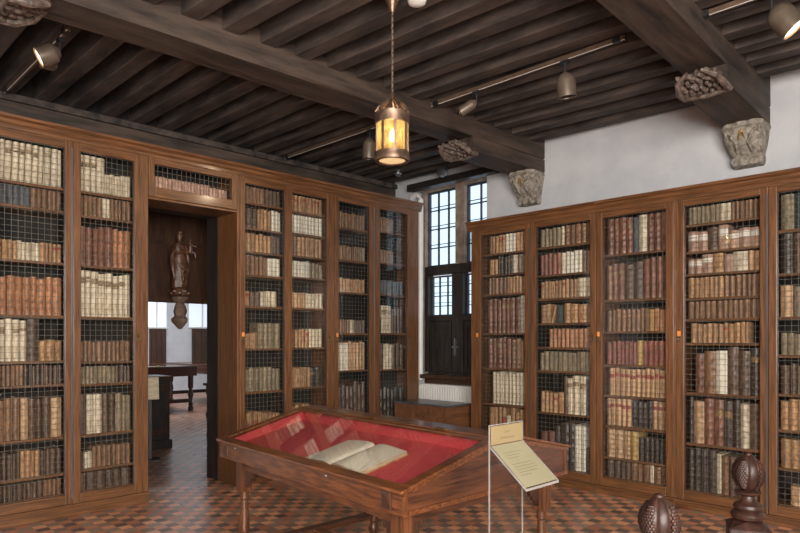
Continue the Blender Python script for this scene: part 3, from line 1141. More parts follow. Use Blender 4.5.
# the long row above the doorway
u = ox0 + 3.0075 + .008
W = (ox1 - ox0 - .016)
rnd = random.Random(5)
for k in range(24):
    w = W / 24
    hh = .118 if k < 18 else .10
    BOOKS.append(dict(face='L', u=u + w / 2, n=.05 + rnd.uniform(0, .006), z=oz0 + .0006, w=w - .0015, h=hh * rnd.uniform(.98, 1.02), dep=.13, c='q', lk=None, lean=0,
                      bands=0, si=0, idx=k + 1, col='over', key='OD', seed=rnd.random()))
    u += w


def book_verts(b, bk, T, cover, pages, simple=False):
    w, h, dep = bk['w'], bk['h'], bk['dep']
    A = 4 if simple else 5
    bul = min(.02, w * .32)
    xs = [(-w / 2 + w * i / A) for i in range(A + 1)]
    ys = [.006 - bul * math.sin(PI * i / A) for i in range(A + 1)]
    rows = [(0, 0)]
    nb = bk['bands']
    for i in range(nb):
        zc = h * (i + 1) / (nb + 1)
        t = min(.006, h * .02)
        rows += [(zc - t, 0), (zc - t * .5, .0032), (zc + t * .5, .0032), (zc + t, 0)]
    rows.append((h, 0))
    prev = None
    first = None
    for z, o in rows:
        ring = []
        for x, y in zip(xs, ys):
            f = o * (1 if 0 < abs(x) < w / 2 - 1e-5 else .0)
            ring.append(b.bm.verts.new(T @ Vector((x, y - f, z))))
        if prev:
            for k in range(A):
                b.face([prev[k], prev[k + 1], ring[k + 1], ring[k]], cover)
        else:
            first = ring
        prev = ring
    # closed head and tail of the spine plus two boards
    for ring, z in ((first, 0), (prev, h)):
        q = [b.bm.verts.new(T @ Vector((w / 2, .012, z))), b.bm.verts.new(T @ Vector((-w / 2, .012, z)))]
        b.face(ring + q, cover)
    t = min(.003, w * .12)
    b.box(-w / 2, -w / 2 + t, .006, dep, 0, h, cover, T)
    b.box(w / 2 - t, w / 2, .006, dep, 0, h, cover, T)
    if pages is not None:
        e = min(.006, h * .03)
        pages.box(-w / 2 + t, w / 2 - t, .010, dep - .006, .002, h - e, PAGES, T)
    return xs, ys


def world_T(bk):
    if bk['face'] == 'L':
        loc = Vector((bk['u'], YF + bk['n'], bk['z']))
        rz = 0
    else:
        loc = Vector((XF + bk['n'], -bk['u'], bk['z']))
        rz = -PI / 2
    return loc, rz


for bk in BOOKS:
    loc, rz = world_T(bk)
    px, py, d = project(loc.x, loc.y, loc.z + bk['h'] / 2)
    a = bk['w'] * bk['h'] * (FOC / d) ** 2 * (.7 if bk['face'] == 'R' else .7)
    if px < -3 or px > 803:
        a = 0
    if 225 < px < 545 and py > 425:
        a *= .1
    if 490 < px < 560 and py > 425:
        a *= .2
    bk['area'] = a
    bk['px'] = px
BOOKS = [k for k in BOOKS if -8 < k['px'] < 900]
order = sorted(BOOKS, key=lambda k: -k['area'])
for i, k in enumerate(order):
    k['own'] = i < 300

rest = MB()
LABM = {'brown': LAB_BR, 'red': LAB_RD, 'white': LAB_WH, 'gilt': LAB_GD}


def label_patch(b, xs, ys, bk, T):
    h = bk['h']
    jj = (bk['seed'] - .5) * .12
    z0, z1 = {'brown': (.70 + jj, .84 + jj * .4), 'red': (.70, .82), 'white': (.55, .85), 'gilt': (.72, .79)}[bk['lk']]
    if bk['bands'] and bk['lk'] in ('red', 'gilt'):
        nb = bk['bands']
        i = nb - 1
        z0 = (i + .12) / (nb + 1) + .01
        z1 = (i + .88) / (nb + 1)
        z0 = max(z0, .55)
    v0 = [b.bm.verts.new(T @ Vector((x * .96, y - .0012, h * z0))) for x, y in zip(xs, ys)]
    v1 = [b.bm.verts.new(T @ Vector((x * .96, y - .0012, h * z1))) for x, y in zip(xs, ys)]
    for k in range(len(xs) - 1):
        b.face([v0[k], v0[k + 1], v1[k + 1], v1[k]], LABM[bk['lk']])


for bk in BOOKS:
    loc, rz = world_T(bk)
    R = Matrix.Identity(4)
    if bk['lean']:
        R = Matrix.Rotation(bk['lean'], 4, 'Y')
        loc = loc + Vector((0, 0, .0))
    if bk['own']:
        cm = BK[bk['c']]
        b, pg = MB(), MB()
        xs, ys = book_verts(b, bk, R, cm, pg)
        # lift a leaning book on to its lower edge
        if bk['lean']:
            loc.z += math.sin(bk['lean']) * bk['w'] / 2 + .001
        kind = 'document box' if bk['lk'] == 'white' else 'book'
        o = b.build('document_box' if kind == 'document box' else 'book', None, loc, rz, smooth=True)
        n = bk['idx']
        extra = {'brown': ' with brown marks on spine', 'red': ' with red spine label', 'white': ' with white label', 'gilt': '', None: ''}[bk['lk']]
        if bk['key'] == 'OD':
            lab = '%s book, %d%s from left in the cabinet above the doorway' % (BNAME[bk['c']], n, {1: 'st', 2: 'nd', 3: 'rd'}.get(n if n < 20 else n % 10, 'th'))
            grp = 'books above the doorway'
        else:
            lab = '%s %s, %s from left, %s shelf down, %s' % (BNAME[bk['c']], kind, ORD[n - 1], ORD[bk['si']], bk['col'])
            if bk['lean'] > .1:
                lab = 'leaning ' + lab
            grp = '%s on the %s shelf down %s' % ('books', ORD[bk['si']], bk['col'])
        tag(o, lab, 'box' if kind == 'document box' else 'book', grp)
        pg.build('page_block', o)
        if bk['lk']:
            lb = MB()
            label_patch(lb, xs, ys, bk, R)
            t = lb.build('spine_label', o)
            t['label'] = {'brown': 'brown marks on the spine', 'red': 'red spine label', 'white': 'white paper label', 'gilt': 'gilt lettering panel'}[bk['lk']]
    else:
        T = Matrix.Translation(loc) @ Matrix.Rotation(rz, 4, 'Z') @ R
        xs, ys = book_verts(rest, bk, T, BK[bk['c']], rest, simple=True)
        if bk['lk']:
            label_patch(rest, xs, ys, bk, T)
ro = rest.build('book_rows')
tag(ro, 'hundreds of smaller leather and vellum books on the remaining shelves', 'books', None, 'stuff')
print('BOOKS', len(BOOKS))

# ------------------------------------------------------------------ display table
TB = Vector((1.985, 1.995, 0))                      # near corner on plan
ang_x, ang_y = math.radians(-0.5), math.radians(-5.5)
EX = Vector((math.cos(ang_x), math.sin(ang_x), 0))
EY = Vector((-math.sin(ang_y), math.cos(ang_y), 0))
TW, TL = 1.335, 1.90
TT = Matrix(((EX.x, EY.x, 0, 0), (EX.y, EY.y, 0, 0), (0, 0, 1, 0), (0, 0, 0, 1)))
tb = thing('display_table', (TB.x + EX.x * TW / 2, TB.y + EX.y * TW / 2 + EY.y * TL / 2, 0),
           'old walnut display table with sloping glass over red cloth', 'display case')
OFF = Matrix.Translation(TB - tb.location) @ TT      # local table coords (u across, v along)
ZL, ZH, ZBX = 0.85, 1.005, 0.725
ZR = 0.895
UR0, UR1 = 0.65, 0.82                               # ridge
HP = [(0, ZBX), (TW, ZBX), (TW, ZL), (UR1, ZH), (UR0, ZH), (0, ZL)]


def hx(b, u0, u1, v0, v1, z0, z1, m):
    b.box(u0, u1, v0, v1, z0, z1, m, OFF)


# long sides
for (a_, c_, zt_) in ((0, .03, ZL), (TW - .03, TW, ZR)):
    b = MB()
    hx(b, a_, c_, .0, TL, ZBX, zt_ - .012, TABLE)
    b.build('side_board', tb, bevel=.003)
# gable ends with a sunk panel outline
for v0, v1, s in ((0.0, .03, -1), (TL - .03, TL, 1)):
    b = MB()
    poly = [(.031, ZBX), (TW - .031, ZBX), (TW - .031, ZR - .008), (UR1, ZH - .015), (UR0, ZH - .015), (.031, ZL - .008)]
    b.prism(poly, v0, v1, TABLE_X, OFF)
    if s < 0:
        y0, y1 = -.007, 0
    else:
        y0, y1 = TL, TL + .007
    b.prism([(.0, ZBX), (TW, ZBX), (TW, ZBX + .022), (0, ZBX + .022)], y0, y1, TABLE, OFF)
    b.prism([(.0, ZL - .035), (0, ZL - .012), (UR0, ZH - .02), (UR0, ZH - .045)], y0, y1, TABLE, OFF)
    b.prism([(UR0, ZH - .045), (UR0, ZH - .02), (UR1, ZH - .02), (UR1, ZH - .045)], y0, y1, TABLE, OFF)
    b.prism([(UR1, ZH - .045), (UR1, ZH - .02), (TW, ZR - .012), (TW, ZR - .035)], y0, y1, TABLE, OFF)
    b.box(0, .03, y0, y1, ZBX + .022, ZL - .03, TABLE_V, OFF)
    b.box(TW - .03, TW, y0, y1, ZBX + .022, ZR - .03, TABLE_V, OFF)
    b.build('gable_panel', tb)
# bottom with red cloth
b = MB()
hx(b, .03, TW - .03, .03, TL - .03, ZBX + .0, ZBX + .02, TABLE_X)
b.build('case_floor', tb)
b = MB()


def slab(b, u0, z0, u1, z1, v0, v1, t, m):
    b.hexa([(u0, v0, z0 - t), (u1, v0, z1 - t), (u0, v1, z0 - t), (u1, v1, z1 - t),
            (u0, v0, z0), (u1, v0, z1), (u0, v1, z0), (u1, v1, z1)], m, OFF)


def zsl(u):
    return ZL + (ZH - ZL) * u / UR0


slab(b, .031, zsl(0) - .065, UR0 + .0, zsl(UR0) - .085, .031, TL - .031, .01, RED)
slab(b, .0301, ZL - .0135, .04, ZL - .0135 + .002, .031, TL - .031, .055, RED)
for v0, v1 in ((.0305, .038), (TL - .038, TL - .0305)):
    b.hexa([(.03, v0, ZL - .07), (UR0, v0, ZH - .09), (.03, v1, ZL - .07), (UR0, v1, ZH - .09),
            (.03, v0, ZL - .02), (UR0, v0, ZH - .022), (.03, v1, ZL - .02), (UR0, v1, ZH - .022)], RED, OFF)
slab(b, UR0 - .006, ZH - .022, UR0, ZH - .022, .031, TL - .031, .07, RED)
b.build('red_cloth_lining', tb)
b = MB()
slab(b, UR1, ZH - .085, TW - .031, ZR - .065, .031, TL - .031, .01, RED)
b.build('red_cloth_lining', tb)
# two sloping glazed lids
for side in (0, 1):
    def U(u):
        return u if side == 0 else TW - u * (TW - UR1) / UR0
    b = MB()
    fr = .042
    lip = -.022
    def zt(u):
        return zsl(u) if side == 0 else ZR + (ZH - ZR) * u / UR0
    def pl(ua, ub, v0, v1, t=.016):
        q0, q1 = U(ua), U(ub)
        za, zb_ = zt(ua), zt(ub)
        if side:
            q0, q1, za, zb_ = q1, q0, zb_, za
        b.hexa([(q0, v0, za - t), (q1, v0, zb_ - t), (q0, v1, za - t), (q1, v1, zb_ - t),
                (q0, v0, za), (q1, v0, zb_), (q0, v1, za), (q1, v1, zb_)], TABLE, OFF)
    pl(lip, fr, lip, TL - lip)
    pl(UR0 - .03, UR0 - .0005, lip, TL - lip)
    pl(fr, UR0 - .03, lip, fr)
    pl(fr, UR0 - .03, TL - fr, TL - lip)
    lid = b.build('lid', tb, bevel=.004)
    g = MB()
    b = g
    ua, ub = fr - .002, UR0 - .028
    q0, q1, za, zb_ = U(ua), U(ub), zt(ua) - .004, zt(ub) - .004
    if side:
        q0, q1, za, zb_ = q1, q0, zb_, za
    g.hexa([(q0, fr - .002, za - .004), (q1, fr - .002, zb_ - .004), (q0, TL - fr + .002, za - .004), (q1, TL - fr + .002, zb_ - .004),
            (q0, fr - .002, za), (q1, fr - .002, zb_), (q0, TL - fr + .002, za), (q1, TL - fr + .002, zb_)], TGLASS, OFF)
    g.build('glass_pane', lid)
# ridge board with brass hinges
b = MB()
hx(b, UR0, UR1, -.022, TL + .022, ZH - .014, ZH + .004, TABLE)
b.build('ridge_board', tb, bevel=.004)
for v in (.35, 1.0, 1.62):
    b = MB()
    hx(b, UR0 - .016, UR0 + .022, v, v + .09, ZH + .0041, ZH + .007, BRASS)
    b.tube([OFF @ Vector((UR0 + .001, v, ZH + .008)), OFF @ Vector((UR0 + .001, v + .09, ZH + .008))], .004, BRASS, 6)
    b.build('hinge', tb)
# dark diamond blocks, lock studs on the front board
for v0 in (.07, TL - .13):
    b = MB()
    hx(b, -.009, 0, v0, v0 + .065, ZBX + .022, ZL - .022, TABLE_DK)
    b.hexa([(-.009, v0, ZBX + .022), (-.009, v0 + .065, ZBX + .022), (-.009, v0, ZBX + .022), (-.009, v0 + .065, ZBX + .022),
            (-.018, v0 + .02, ZL - .04), (-.018, v0 + .045, ZL - .04), (-.009, v0, ZL - .022), (-.009, v0 + .065, ZL - .022)], TABLE_DK, OFF)
    b.build('corner_block', tb, bevel=.002)
for v0 in (.60, 1.66):
    b = MB()
    b.blob(OFF @ Vector((-.006, v0, ZL - .038)), .008, STEEL, (1, 1, 1), 10)
    b.build('lock_stud', tb, smooth=True)
# the stand: legs, aprons, carved brackets, stretchers
SU0, SU1, SV0, SV1 = .10, TW - .10, .11, TL - .16
AZ0 = .655
LEGP = [(.030, .0), (.034, .02), (.038, .04), (.030, .065), (.022, .085), (.030, .10), (.034, .10), (.034, .20), (.030, .20),
        (.022, .215), (.034, .24), (.036, .26), (.034, .30), (.028, .38), (.023, .445), (.022, .455), (.030, .465), (.028, .485), (.03, .515)]
k = 0
for u in (SU0, SU1):
    for v in (SV0, SV1):
        b = MB()
        c = OFF @ Vector((u, v, 0))
        b.lathe(LEGP, TABLE_V, c, 16)
        hx(b, u - .04, u + .04, v - .04, v + .04, .515, ZBX - .001, TABLE_V)
        b.build('leg', tb, smooth=True)
for u in (SU0, SU1):
    b = MB()
    hx(b, u - .016, u + .016, SV0 + .04, SV1 - .04, AZ0, ZBX - .001, TABLE)
    b.build('apron', tb)
for v in (SV0, SV1):
    b = MB()
    hx(b, SU0 + .04, SU1 - .04, v - .016, v + .016, AZ0, ZBX - .001, TABLE_X)
    b.build('apron', tb)


def bracket(u, v, du, dv):
    b = MB()
    prof = [(.04, AZ0), (.04, .555), (.052, .545), (.06, .57), (.075, .56), (.082, .59), (.10, .585), (.105, .615), (.125, .61), (.14, AZ0)]
    if du:
        b.prism([(u + du * p, z) for p, z in prof], v - .012, v + .012, TABLE_DK, OFF)
    else:
        R = OFF @ Matrix(((0, 1, 0, 0), (1, 0, 0, 0), (0, 0, 1, 0), (0, 0, 0, 1)))
        b.prism([(v + dv * p, z) for p, z in prof], u - .012, u + .012, TABLE_DK, R)
    b.build('bracket', tb)


for u, du in ((SU0, 1), (SU1, -1)):
    for v, dv in ((SV0, 1), (SV1, -1)):
        bracket(u, v, du, 0)
        bracket(u, v, 0, dv)
for v in (SV0, SV1):
    b = MB()
    hx(b, SU0 + .03, SU1 - .03, v - .035, v + .035, .125, .165, TABLE_X)
    b.build('stretcher', tb, bevel=.004)
b = MB()
hx(b, (SU0 + SU1) / 2 - .035, (SU0 + SU1) / 2 + .035, SV0 + .035, SV1 - .035, .125, .16, TABLE)
b.build('stretcher', tb, bevel=.004)

# open book under the glass
BU, BV = 0.33, 0.86
def zlin(u):
    return (zsl(0) - .065) + ((zsl(UR0) - .085) - (zsl(0) - .065)) * (u - .031) / (UR0 - .031)


slope = math.atan2((zlin(.6) - zlin(.05)), .55)
bo = thing('open_book', tuple((Matrix.Translation(TB) @ TT) @ Vector((.12, .74, zlin(.13) + .002))),
           'large open old book lying on the red cloth under the glass', 'book', rotz=math.radians(-5))
bo.rotation_euler = (0, -slope, math.radians(-3))
bw, bl = .33, .52           # page height (across), spread (along)


def pagesurf(b, v0, v1, hgt, m):
    # pages run along local y, text height along local x
    N = 12
    top, bot = [], []
    for i in range(N + 1):
        f = i / N
        y = v0 + (v1 - v0) * f
        z = .018 + hgt * (math.sin(PI * (f ** .6)) * .55 + .12)
        if f == 0:
            z = .012
        top.append((y, z))
    for xa, xb in ((0, bw),):
        A = [b.bm.verts.new((xa, y, z)) for y, z in top]
        B = [b.bm.verts.new((xb, y, z)) for y, z in top]
        A0 = [b.bm.verts.new((xa, y, .004)) for y, z in top]
        B0 = [b.bm.verts.new((xb, y, .004)) for y, z in top]
        for i in range(N):
            b.face([A[i], B[i], B[i + 1], A[i + 1]], m)
            b.face([A0[i], A[i], A[i + 1], A0[i + 1]], PAGES)
            b.face([B[i], B0[i], B0[i + 1], B[i + 1]], PAGES)
            b.face([A0[i], A0[i + 1], B0[i + 1], B0[i]], PAGES)
        b.face([A[-1], B[-1], B0[-1], A0[-1]], PAGES)
        b.face([A[0], A0[0], B0[0], B[0]], PAGES)


def paper_text():
    m = mat('printed_page', (232, 220, 196), (232, 220, 196), 0.85, (9, 9, 9), 2)
    nt = m.node_tree
    p = nt.nodes['Principled BSDF']
    tc = nt.nodes.new('ShaderNodeTexCoord')
    wv = nt.nodes.new('ShaderNodeTexWave')
    wv.bands_direction = 'X'
    wv.inputs['Scale'].default_value = 38
    nt.links.new(tc.outputs['Object'], wv.inputs['Vector'])
    nz = nt.nodes.new('ShaderNodeTexNoise')
    nz.inputs['Scale'].default_value = 160
    nt.links.new(tc.outputs['Object'], nz.inputs['Vector'])
    mu = nt.nodes.new('ShaderNodeMath')
    mu.operation = 'MULTIPLY'
    nt.links.new(wv.outputs['Fac'], mu.inputs[0])
    nt.links.new(nz.outputs['Fac'], mu.inputs[1])
    rp = nt.nodes.new('ShaderNodeValToRGB')
    rp.color_ramp.elements[0].position = .3
    rp.color_ramp.elements[1].position = .55
    rp.color_ramp.elements[0].color = srgb(238, 226, 204)
    rp.color_ramp.elements[1].color = srgb(176, 160, 136)
    nt.links.new(mu.outputs[0], rp.inputs[0])
    nt.links.new(rp.outputs[0], p.inputs['Base Color'])
    return m


PTEXT = paper_text()
b = MB()
b.box(-.008, bw + .008, -bl / 2 - .008, bl / 2 + .008, 0, .004, BK['t'])
b.build('binding', bo)
b = MB()
pagesurf(b, 0, bl / 2, .028, PTEXT)
b.build('page_block', bo, smooth=True)
b = MB()
pagesurf(b, 0, -bl / 2, .028, PTEXT)
b.build('page_block', bo, smooth=True)

# ------------------------------------------------------------------ acrylic caption stand
sx, sy = 1.925, 1.47
SWD = .21
st = thing('caption_stand', (sx + SWD / 2, sy, 0), 'clear acrylic stand holding cream caption cards in front of the display table', 'sign')
t_ = .005
b = MB()
b.box(-SWD / 2, SWD / 2, 0, t_, 0, 1.18, ACRYL)
b.hexa([(-SWD / 2, -.158, .967), (SWD / 2, -.158, .967), (-SWD / 2, 0, 1.10), (SWD / 2, 0, 1.10),
        (-SWD / 2, -.158, .972), (SWD / 2, -.158, .972), (-SWD / 2, 0, 1.105), (SWD / 2, 0, 1.105)], ACRYL)
b.build('acrylic_sheet', st)
b = MB()
for x in (-SWD / 2 - .002, SWD / 2):
    b.box(x, x + .002, -.0005, t_ + .0005, 0, 1.182, ACEDGE)
    b.hexa([(x, -.16, .965), (x + .002, -.16, .965), (x, 0, 1.098), (x + .002, 0, 1.098),
            (x, -.16, .9735), (x + .002, -.16, .9735), (x, 0, 1.1065), (x + .002, 0, 1.1065)], ACEDGE)
b.box(-SWD / 2, SWD / 2, 0, t_, 1.18, 1.183, ACEDGE)
b.box(-SWD / 2, SWD / 2, -.162, -.158, .964, .973, ACEDGE)
b.build('acrylic_edge', st)
b = MB()
b.box(-SWD / 2 + .004, SWD / 2 - .004, -.002, -.0005, 1.108, 1.177, CARD2)
b.build('header_card', st)
TS_ = Matrix.Translation((0, 0, 1.1062)) @ Matrix.Rotation(math.atan2(.133, .158), 4, 'X')
b = MB()
b.box(-SWD / 2 + .004, SWD / 2 - .004, -.203, -.003, .0, .001, CARD, TS_)
capcard = b


def text(body, size, M, parent, name):
    cu = bpy.data.curves.new(name, 'FONT')
    cu.body = body
    cu.size = size
    cu.align_x = 'CENTER'
    cu.extrude = .0002
    o = bpy.data.objects.new(name, cu)
    dg = bpy.context.evaluated_depsgraph_get()
    COL.objects.link(o)
    dg.update()
    me = bpy.data.meshes.new_from_object(o.evaluated_get(dg))
    bpy.data.objects.remove(o)
    me.materials.clear()
    me.materials.append(INK)
    oo = bpy.data.objects.new(name, me)
    COL.objects.link(oo)
    oo.parent = parent
    oo.matrix_local = M
    return oo


RX = Matrix.Rotation(PI / 2, 4, 'X')
text('Zaal 1', .017, Matrix.Translation((0, -.0025, 1.146)) @ RX, st, 'header_text')
text('Architectuur', .017, Matrix.Translation((0, -.0025, 1.124)) @ RX, st, 'header_text')
b = capcard
rnd = random.Random(3)
for i, (yy, l) in enumerate(((-.045, .11), (-.058, .09), (-.071, .06), (-.10, .12), (-.113, .13), (-.126, .12), (-.139, .10), (-.152, .05))):
    x = -SWD / 2 + .035
    while x < -SWD / 2 + .035 + l:
        w = rnd.uniform(.006, .016)
        b.box(x, x + w, yy - .0015, yy + .0015, .001, .0013, INK, TS_)
        x += w + .003
b.build('caption_card', st)

# ------------------------------------------------------------------ carved finials on newel posts
FP = [(.055, .0), (.066, .004), (.070, .018), (.064, .030), (.052, .036), (.060, .050), (.056, .062), (.038, .072), (.030, .086), (.027, .098),
      (.032, .102), (.050, .111), (.052, .117), (.030, .124)]


def pomegranate(name, px, ptop, label, rot, phi, ztop=1.0):
    d = (CZ - ztop) * FOC / (ptop - HZ)
    t = ang(px)
    x, y = d * (CT + ST * t), d * (ST - CT * t)
    root = thing(name, (x, y, 0), label, 'newel post', rot)
    H0 = ztop - .275
    b = MB()
    b.box(-.079, .079, -.079, .079, 0, H0 - .03, POM)
    w = .079
    v = [(-w, -w), (w, -w), (w, w), (-w, w)]
    base = [b.bm.verts.new((p[0], p[1], H0 - .03)) for p in v]
    mids = [b.bm.verts.new((0, -w * .62, H0)), b.bm.verts.new((w * .62, 0, H0)), b.bm.verts.new((0, w * .62, H0)), b.bm.verts.new((-w * .62, 0, H0))]
    for i in range(4):
        b.face([base[i], base[(i + 1) % 4], mids[i]], POM)
        b.face([mids[i], base[(i + 1) % 4], mids[(i + 1) % 4]], POM)
    b.face(mids, POM)
    b.build('post', root, bevel=.003)
    b = MB()
    b.lathe(FP, POM, (0, 0, H0), 28)
    b.build('turned_neck', root, smooth=True)
    b = MB()
    R, Hh = .062, .157
    prof = []
    N = 22
    for i in range(N + 1):
        f = i / N
        r = R * (math.sin(PI * (.04 + .92 * f))) ** .62
        prof.append((max(r, .008), f * Hh))
    prof = [(.02, 0)] + prof + [(.01, Hh)]

    def lobes(a, z):
        # eight ribs; two opposite lobes left for the seeded windows
        return 1 - .09 * abs(math.cos(4 * (a - phi))) ** 8
    b.lathe(prof, POM, (0, 0, H0 + .118), 64, sq=lobes)
    b.blob((0, 0, H0 + .118 + Hh + .002), .014, POM, (1.2, 1.2, .8), 12)
    for face in (0, PI / 2, PI, 3 * PI / 2):
        for i in range(13):
            f = .14 + i * .058
            r = R * (math.sin(PI * (.04 + .92 * f))) ** .62
            half = .34 * math.sin(PI * (i + 1) / 14) ** .6
            n = 4
            for j in range(n):
                a = face + phi + PI / 8 + (-half + 2 * half * (j + (.5 if i % 2 else 0)) / n)
                T = Matrix.Rotation(a, 4, 'Z')
                b.blob((r * math.cos(a) * 1.02, r * math.sin(a) * 1.02, H0 + .118 + f * Hh), .0068, POM, (.8, 1.0, 1.0), 6, T)
    b.build('carved_pomegranate', root, smooth=True)


pomegranate('newel_post', 748, 455, 'carved pomegranate finial on square post, the rear one in front of bookcase', math.radians(24), math.radians(38.5))
pomegranate('newel_post', 659, 497, 'carved pomegranate finial cut off by the bottom edge, nearest the camera', math.radians(30), math.radians(31))

# ------------------------------------------------------------------ chest under the window
ch = thing('wooden_chest', (5.77, 5.27, 0), 'plain brown wooden chest with dark top below the leaded window', 'chest')
b = MB()
b.box(-.23, .23, -.42, .42, 0.03, .73, CHEST)
for k in (-.14, .14):
    b.box(-.232, -.23, k - .002, k + .002, .03, .73, OAK_DARK)
b.box(-.21, .21, -.40, .40, 0, .03, OAK_DARK)
b.build('chest_body', ch, bevel=.004)
b = MB()
b.box(-.24, .24, -.43, .43, .73, .75, CHEST_TOP)
b.build('chest_top', ch, bevel=.003)

# ------------------------------------------------------------------ lantern
lx, ly = 2.84, 2.94
ln = thing('lantern', (lx, ly, 2.63), 'round copper lantern with lit candle bulb hanging on a chain', 'lantern')
b = MB()
b.lathe([(.085, 0), (.108, .0), (.112, .012), (.108, .03), (.108, .055), (.098, .058), (.098, .05), (.085, .03)], COPPER, (0, 0, 0), 28, ring=True)
b.build('bottom_ring', ln, smooth=True)
b = MB()
b.lathe([(.098, .235), (.108, .235), (.110, .25), (.108, .29), (.112, .30), (.10, .305), (.098, .26)], COPPER, (0, 0, 0), 28, ring=True)
b.build('top_ring', ln, smooth=True)
b = MB()
for k in range(8):
    a = 2 * PI * k / 8 + .2
    T = Matrix.Rotation(a, 4, 'Z')
    b.box(.099, .105, -.008, .008, .055, .237, COPPER, T)
b.build('upright_bars', ln)
b = MB()
b.lathe([(.095, .050), (.0965, .050), (.0965, .240), (.095, .240)], HORN, (0, 0, 0), 28, ring=True)
b.build('amber_pane', ln, smooth=True)
b = MB()
for k in range(10):
    a = 2 * PI * k / 10
    c, s = math.cos(a), math.sin(a)
    b.tube([(.108 * c, .108 * s, .305), (.085 * c, .085 * s, .34), (.045 * c, .045 * s, .37), (.016 * c, .016 * s, .40)], [.008, .011, .010, .006], COPPER, 6)
b.lathe([(.02, .385), (.026, .395), (.014, .41), (.012, .43), (.004, .44)], COPPER, (0, 0, 0), 14)
b.build('crown', ln, smooth=True)
b = MB()
b.lathe([(.016, .04), (.018, .10), (.015, .12)], PAPER, (0, 0, 0), 12)
b.lathe([(.012, .12), (.020, .14), (.018, .17), (.006, .205)], CANDLE, (0, 0, 0), 12)
b.build('candle_bulb', ln, smooth=True)
b = MB()
b.lathe([(.002, .008), (.090, .008), (.090, .012), (.002, .012)], GLOWP, (0, 0, 0), 24)
b.build('bottom_pane', ln)
b = MB()
z = .44
i = 0
while z < .94:
    # chain links
    pts = []
    for q in range(9):
        a = 2 * PI * q / 8
        if i % 2:
            pts.append((.006 * math.cos(a), 0, z + .011 + .013 * math.sin(a)))
        else:
            pts.append((0, .006 * math.cos(a), z + .011 + .013 * math.sin(a)))
    b.tube(pts, .0024, SPOT, 5)
    z += .019
    i += 1
b.build('chain', ln, smooth=True)
b = MB()
b.lathe([(.012, .94), (.018, .96), (.035, 1.0), (.05, 1.04), (.054, 1.10)], COPPER, (0, 0, 0), 20)
b.build('ceiling_rose', ln, smooth=True)
L = bpy.data.lights.new('lantern_light', 'POINT')
L.energy, L.color, L.shadow_soft_size = 4.5, (1, .78, .5), .03
lo = bpy.data.objects.new('lantern_light', L)
COL.objects.link(lo)
lo.location = (lx, ly, 2.80)

# smoke detector and little fittings
b = MB()
b.lathe([(.03, 0), (.055, .012), (.062, .03), (.062, .05), (.07, .052), (.07, .075)], WHITE, (0, 0, 0), 24)
x, y, z = on_x(417, 8, 0)[0], 0, 0
d = (3.65 - CZ) * FOC / (HZ - 6)
t = ang(417)
tag(b.build('smoke_detector', None, (d * (CT + ST * t), d * (ST - CT * t), 3.655), smooth=True), 'white round smoke detector on the ceiling joist beside lantern chain', 'smoke detector')

# ------------------------------------------------------------------ spotlights on tracks
def track(x, y0, y1, z, label):
    root = thing('light_track', (x, (y0 + y1) / 2, z), label, 'light track')
    h = (y1 - y0) / 2
    b = MB()
    b.box(-.017, .017, -h, h, 0, .032, TRACKM)
    b.box(-.012, -.004, -h, h, -.003, 0, WHITE)
    b.build('rail', root, bevel=.002)
    for yy in (-h + .06, h - .06):
        b = MB()
        b.box(-.020, .020, yy - .03, yy + .03, -.004, .034, BLACK)
        b.build('end_clamp', root)
    return root


def spot(x, y, z, aim, dia, ln_, lit, label, bell=False):
    root = thing('spotlight', (x, y, z), label, 'spotlight')
    b = MB()
    b.box(-.016, .016, -.035, .035, -.03, -.004, BLACK)
    b.tube([(0, 0, -.03), (0, 0, -.095)], .009, BLACK, 8)
    b.build('adapter', root)
    A = Vector(aim).normalized()
    T = Matrix.Translation(Vector((0, 0, -.09))) @ A.to_track_quat('-Z', 'Y').to_matrix().to_4x4()
    r = dia / 2
    b = MB()
    if bell:
        prof = [(.012, .0), (.02, -.008), (r * .55, -.02), (r * .85, -.045), (r * .98, -.075), (r, -ln_), (r * .9, -ln_), (r * .84, -ln_ + .03), (.02, -ln_ + .06)]
    else:
        prof = [(.012, .0), (r * .5, -.006), (r * .62, -.02), (r * .92, -.035), (r, -.05), (r, -ln_), (r * .9, -ln_), (r * .84, -ln_ + .03), (.02, -ln_ + .06)]
    b.lathe(prof, SPOT, (0, 0, 0), 26, T)
    b.build('lamp_body', root, smooth=True)
    b = MB()
    b.lathe([(.01, -ln_ + .03), (r * .8, -ln_ + .012), (r * .8, -ln_ + .008), (.01, -ln_ + .02)], LAMPON if lit else BLACK, (0, 0, 0), 22, T)
    lamp = b.build('lamp_face', root, smooth=True)
    if lit:
        b = MB()
        b.lathe([(r * .80, -ln_ + .01), (r * .9, -ln_ - .001), (r * .92, -ln_ - .001), (r * .92, -ln_ + .004), (r * .82, -ln_ + .014)], REFL, (0, 0, 0), 26, T, ring=True)
        b.build('reflector_rim', root, smooth=True)
    sp = bpy.data.lights.new('spot_beam', 'SPOT')  # beam added to every fixture, those with a dark lamp face too
    sp.energy, sp.color, sp.spot_size, sp.spot_blend, sp.shadow_soft_size = 55, (1.0, .78, .54), math.radians(75), .7, .04
    so = bpy.data.objects.new('spot_beam', sp)
    COL.objects.link(so)
    so.parent = root
    so.matrix_local = T @ Matrix.Translation((0, 0, -ln_ - .005))


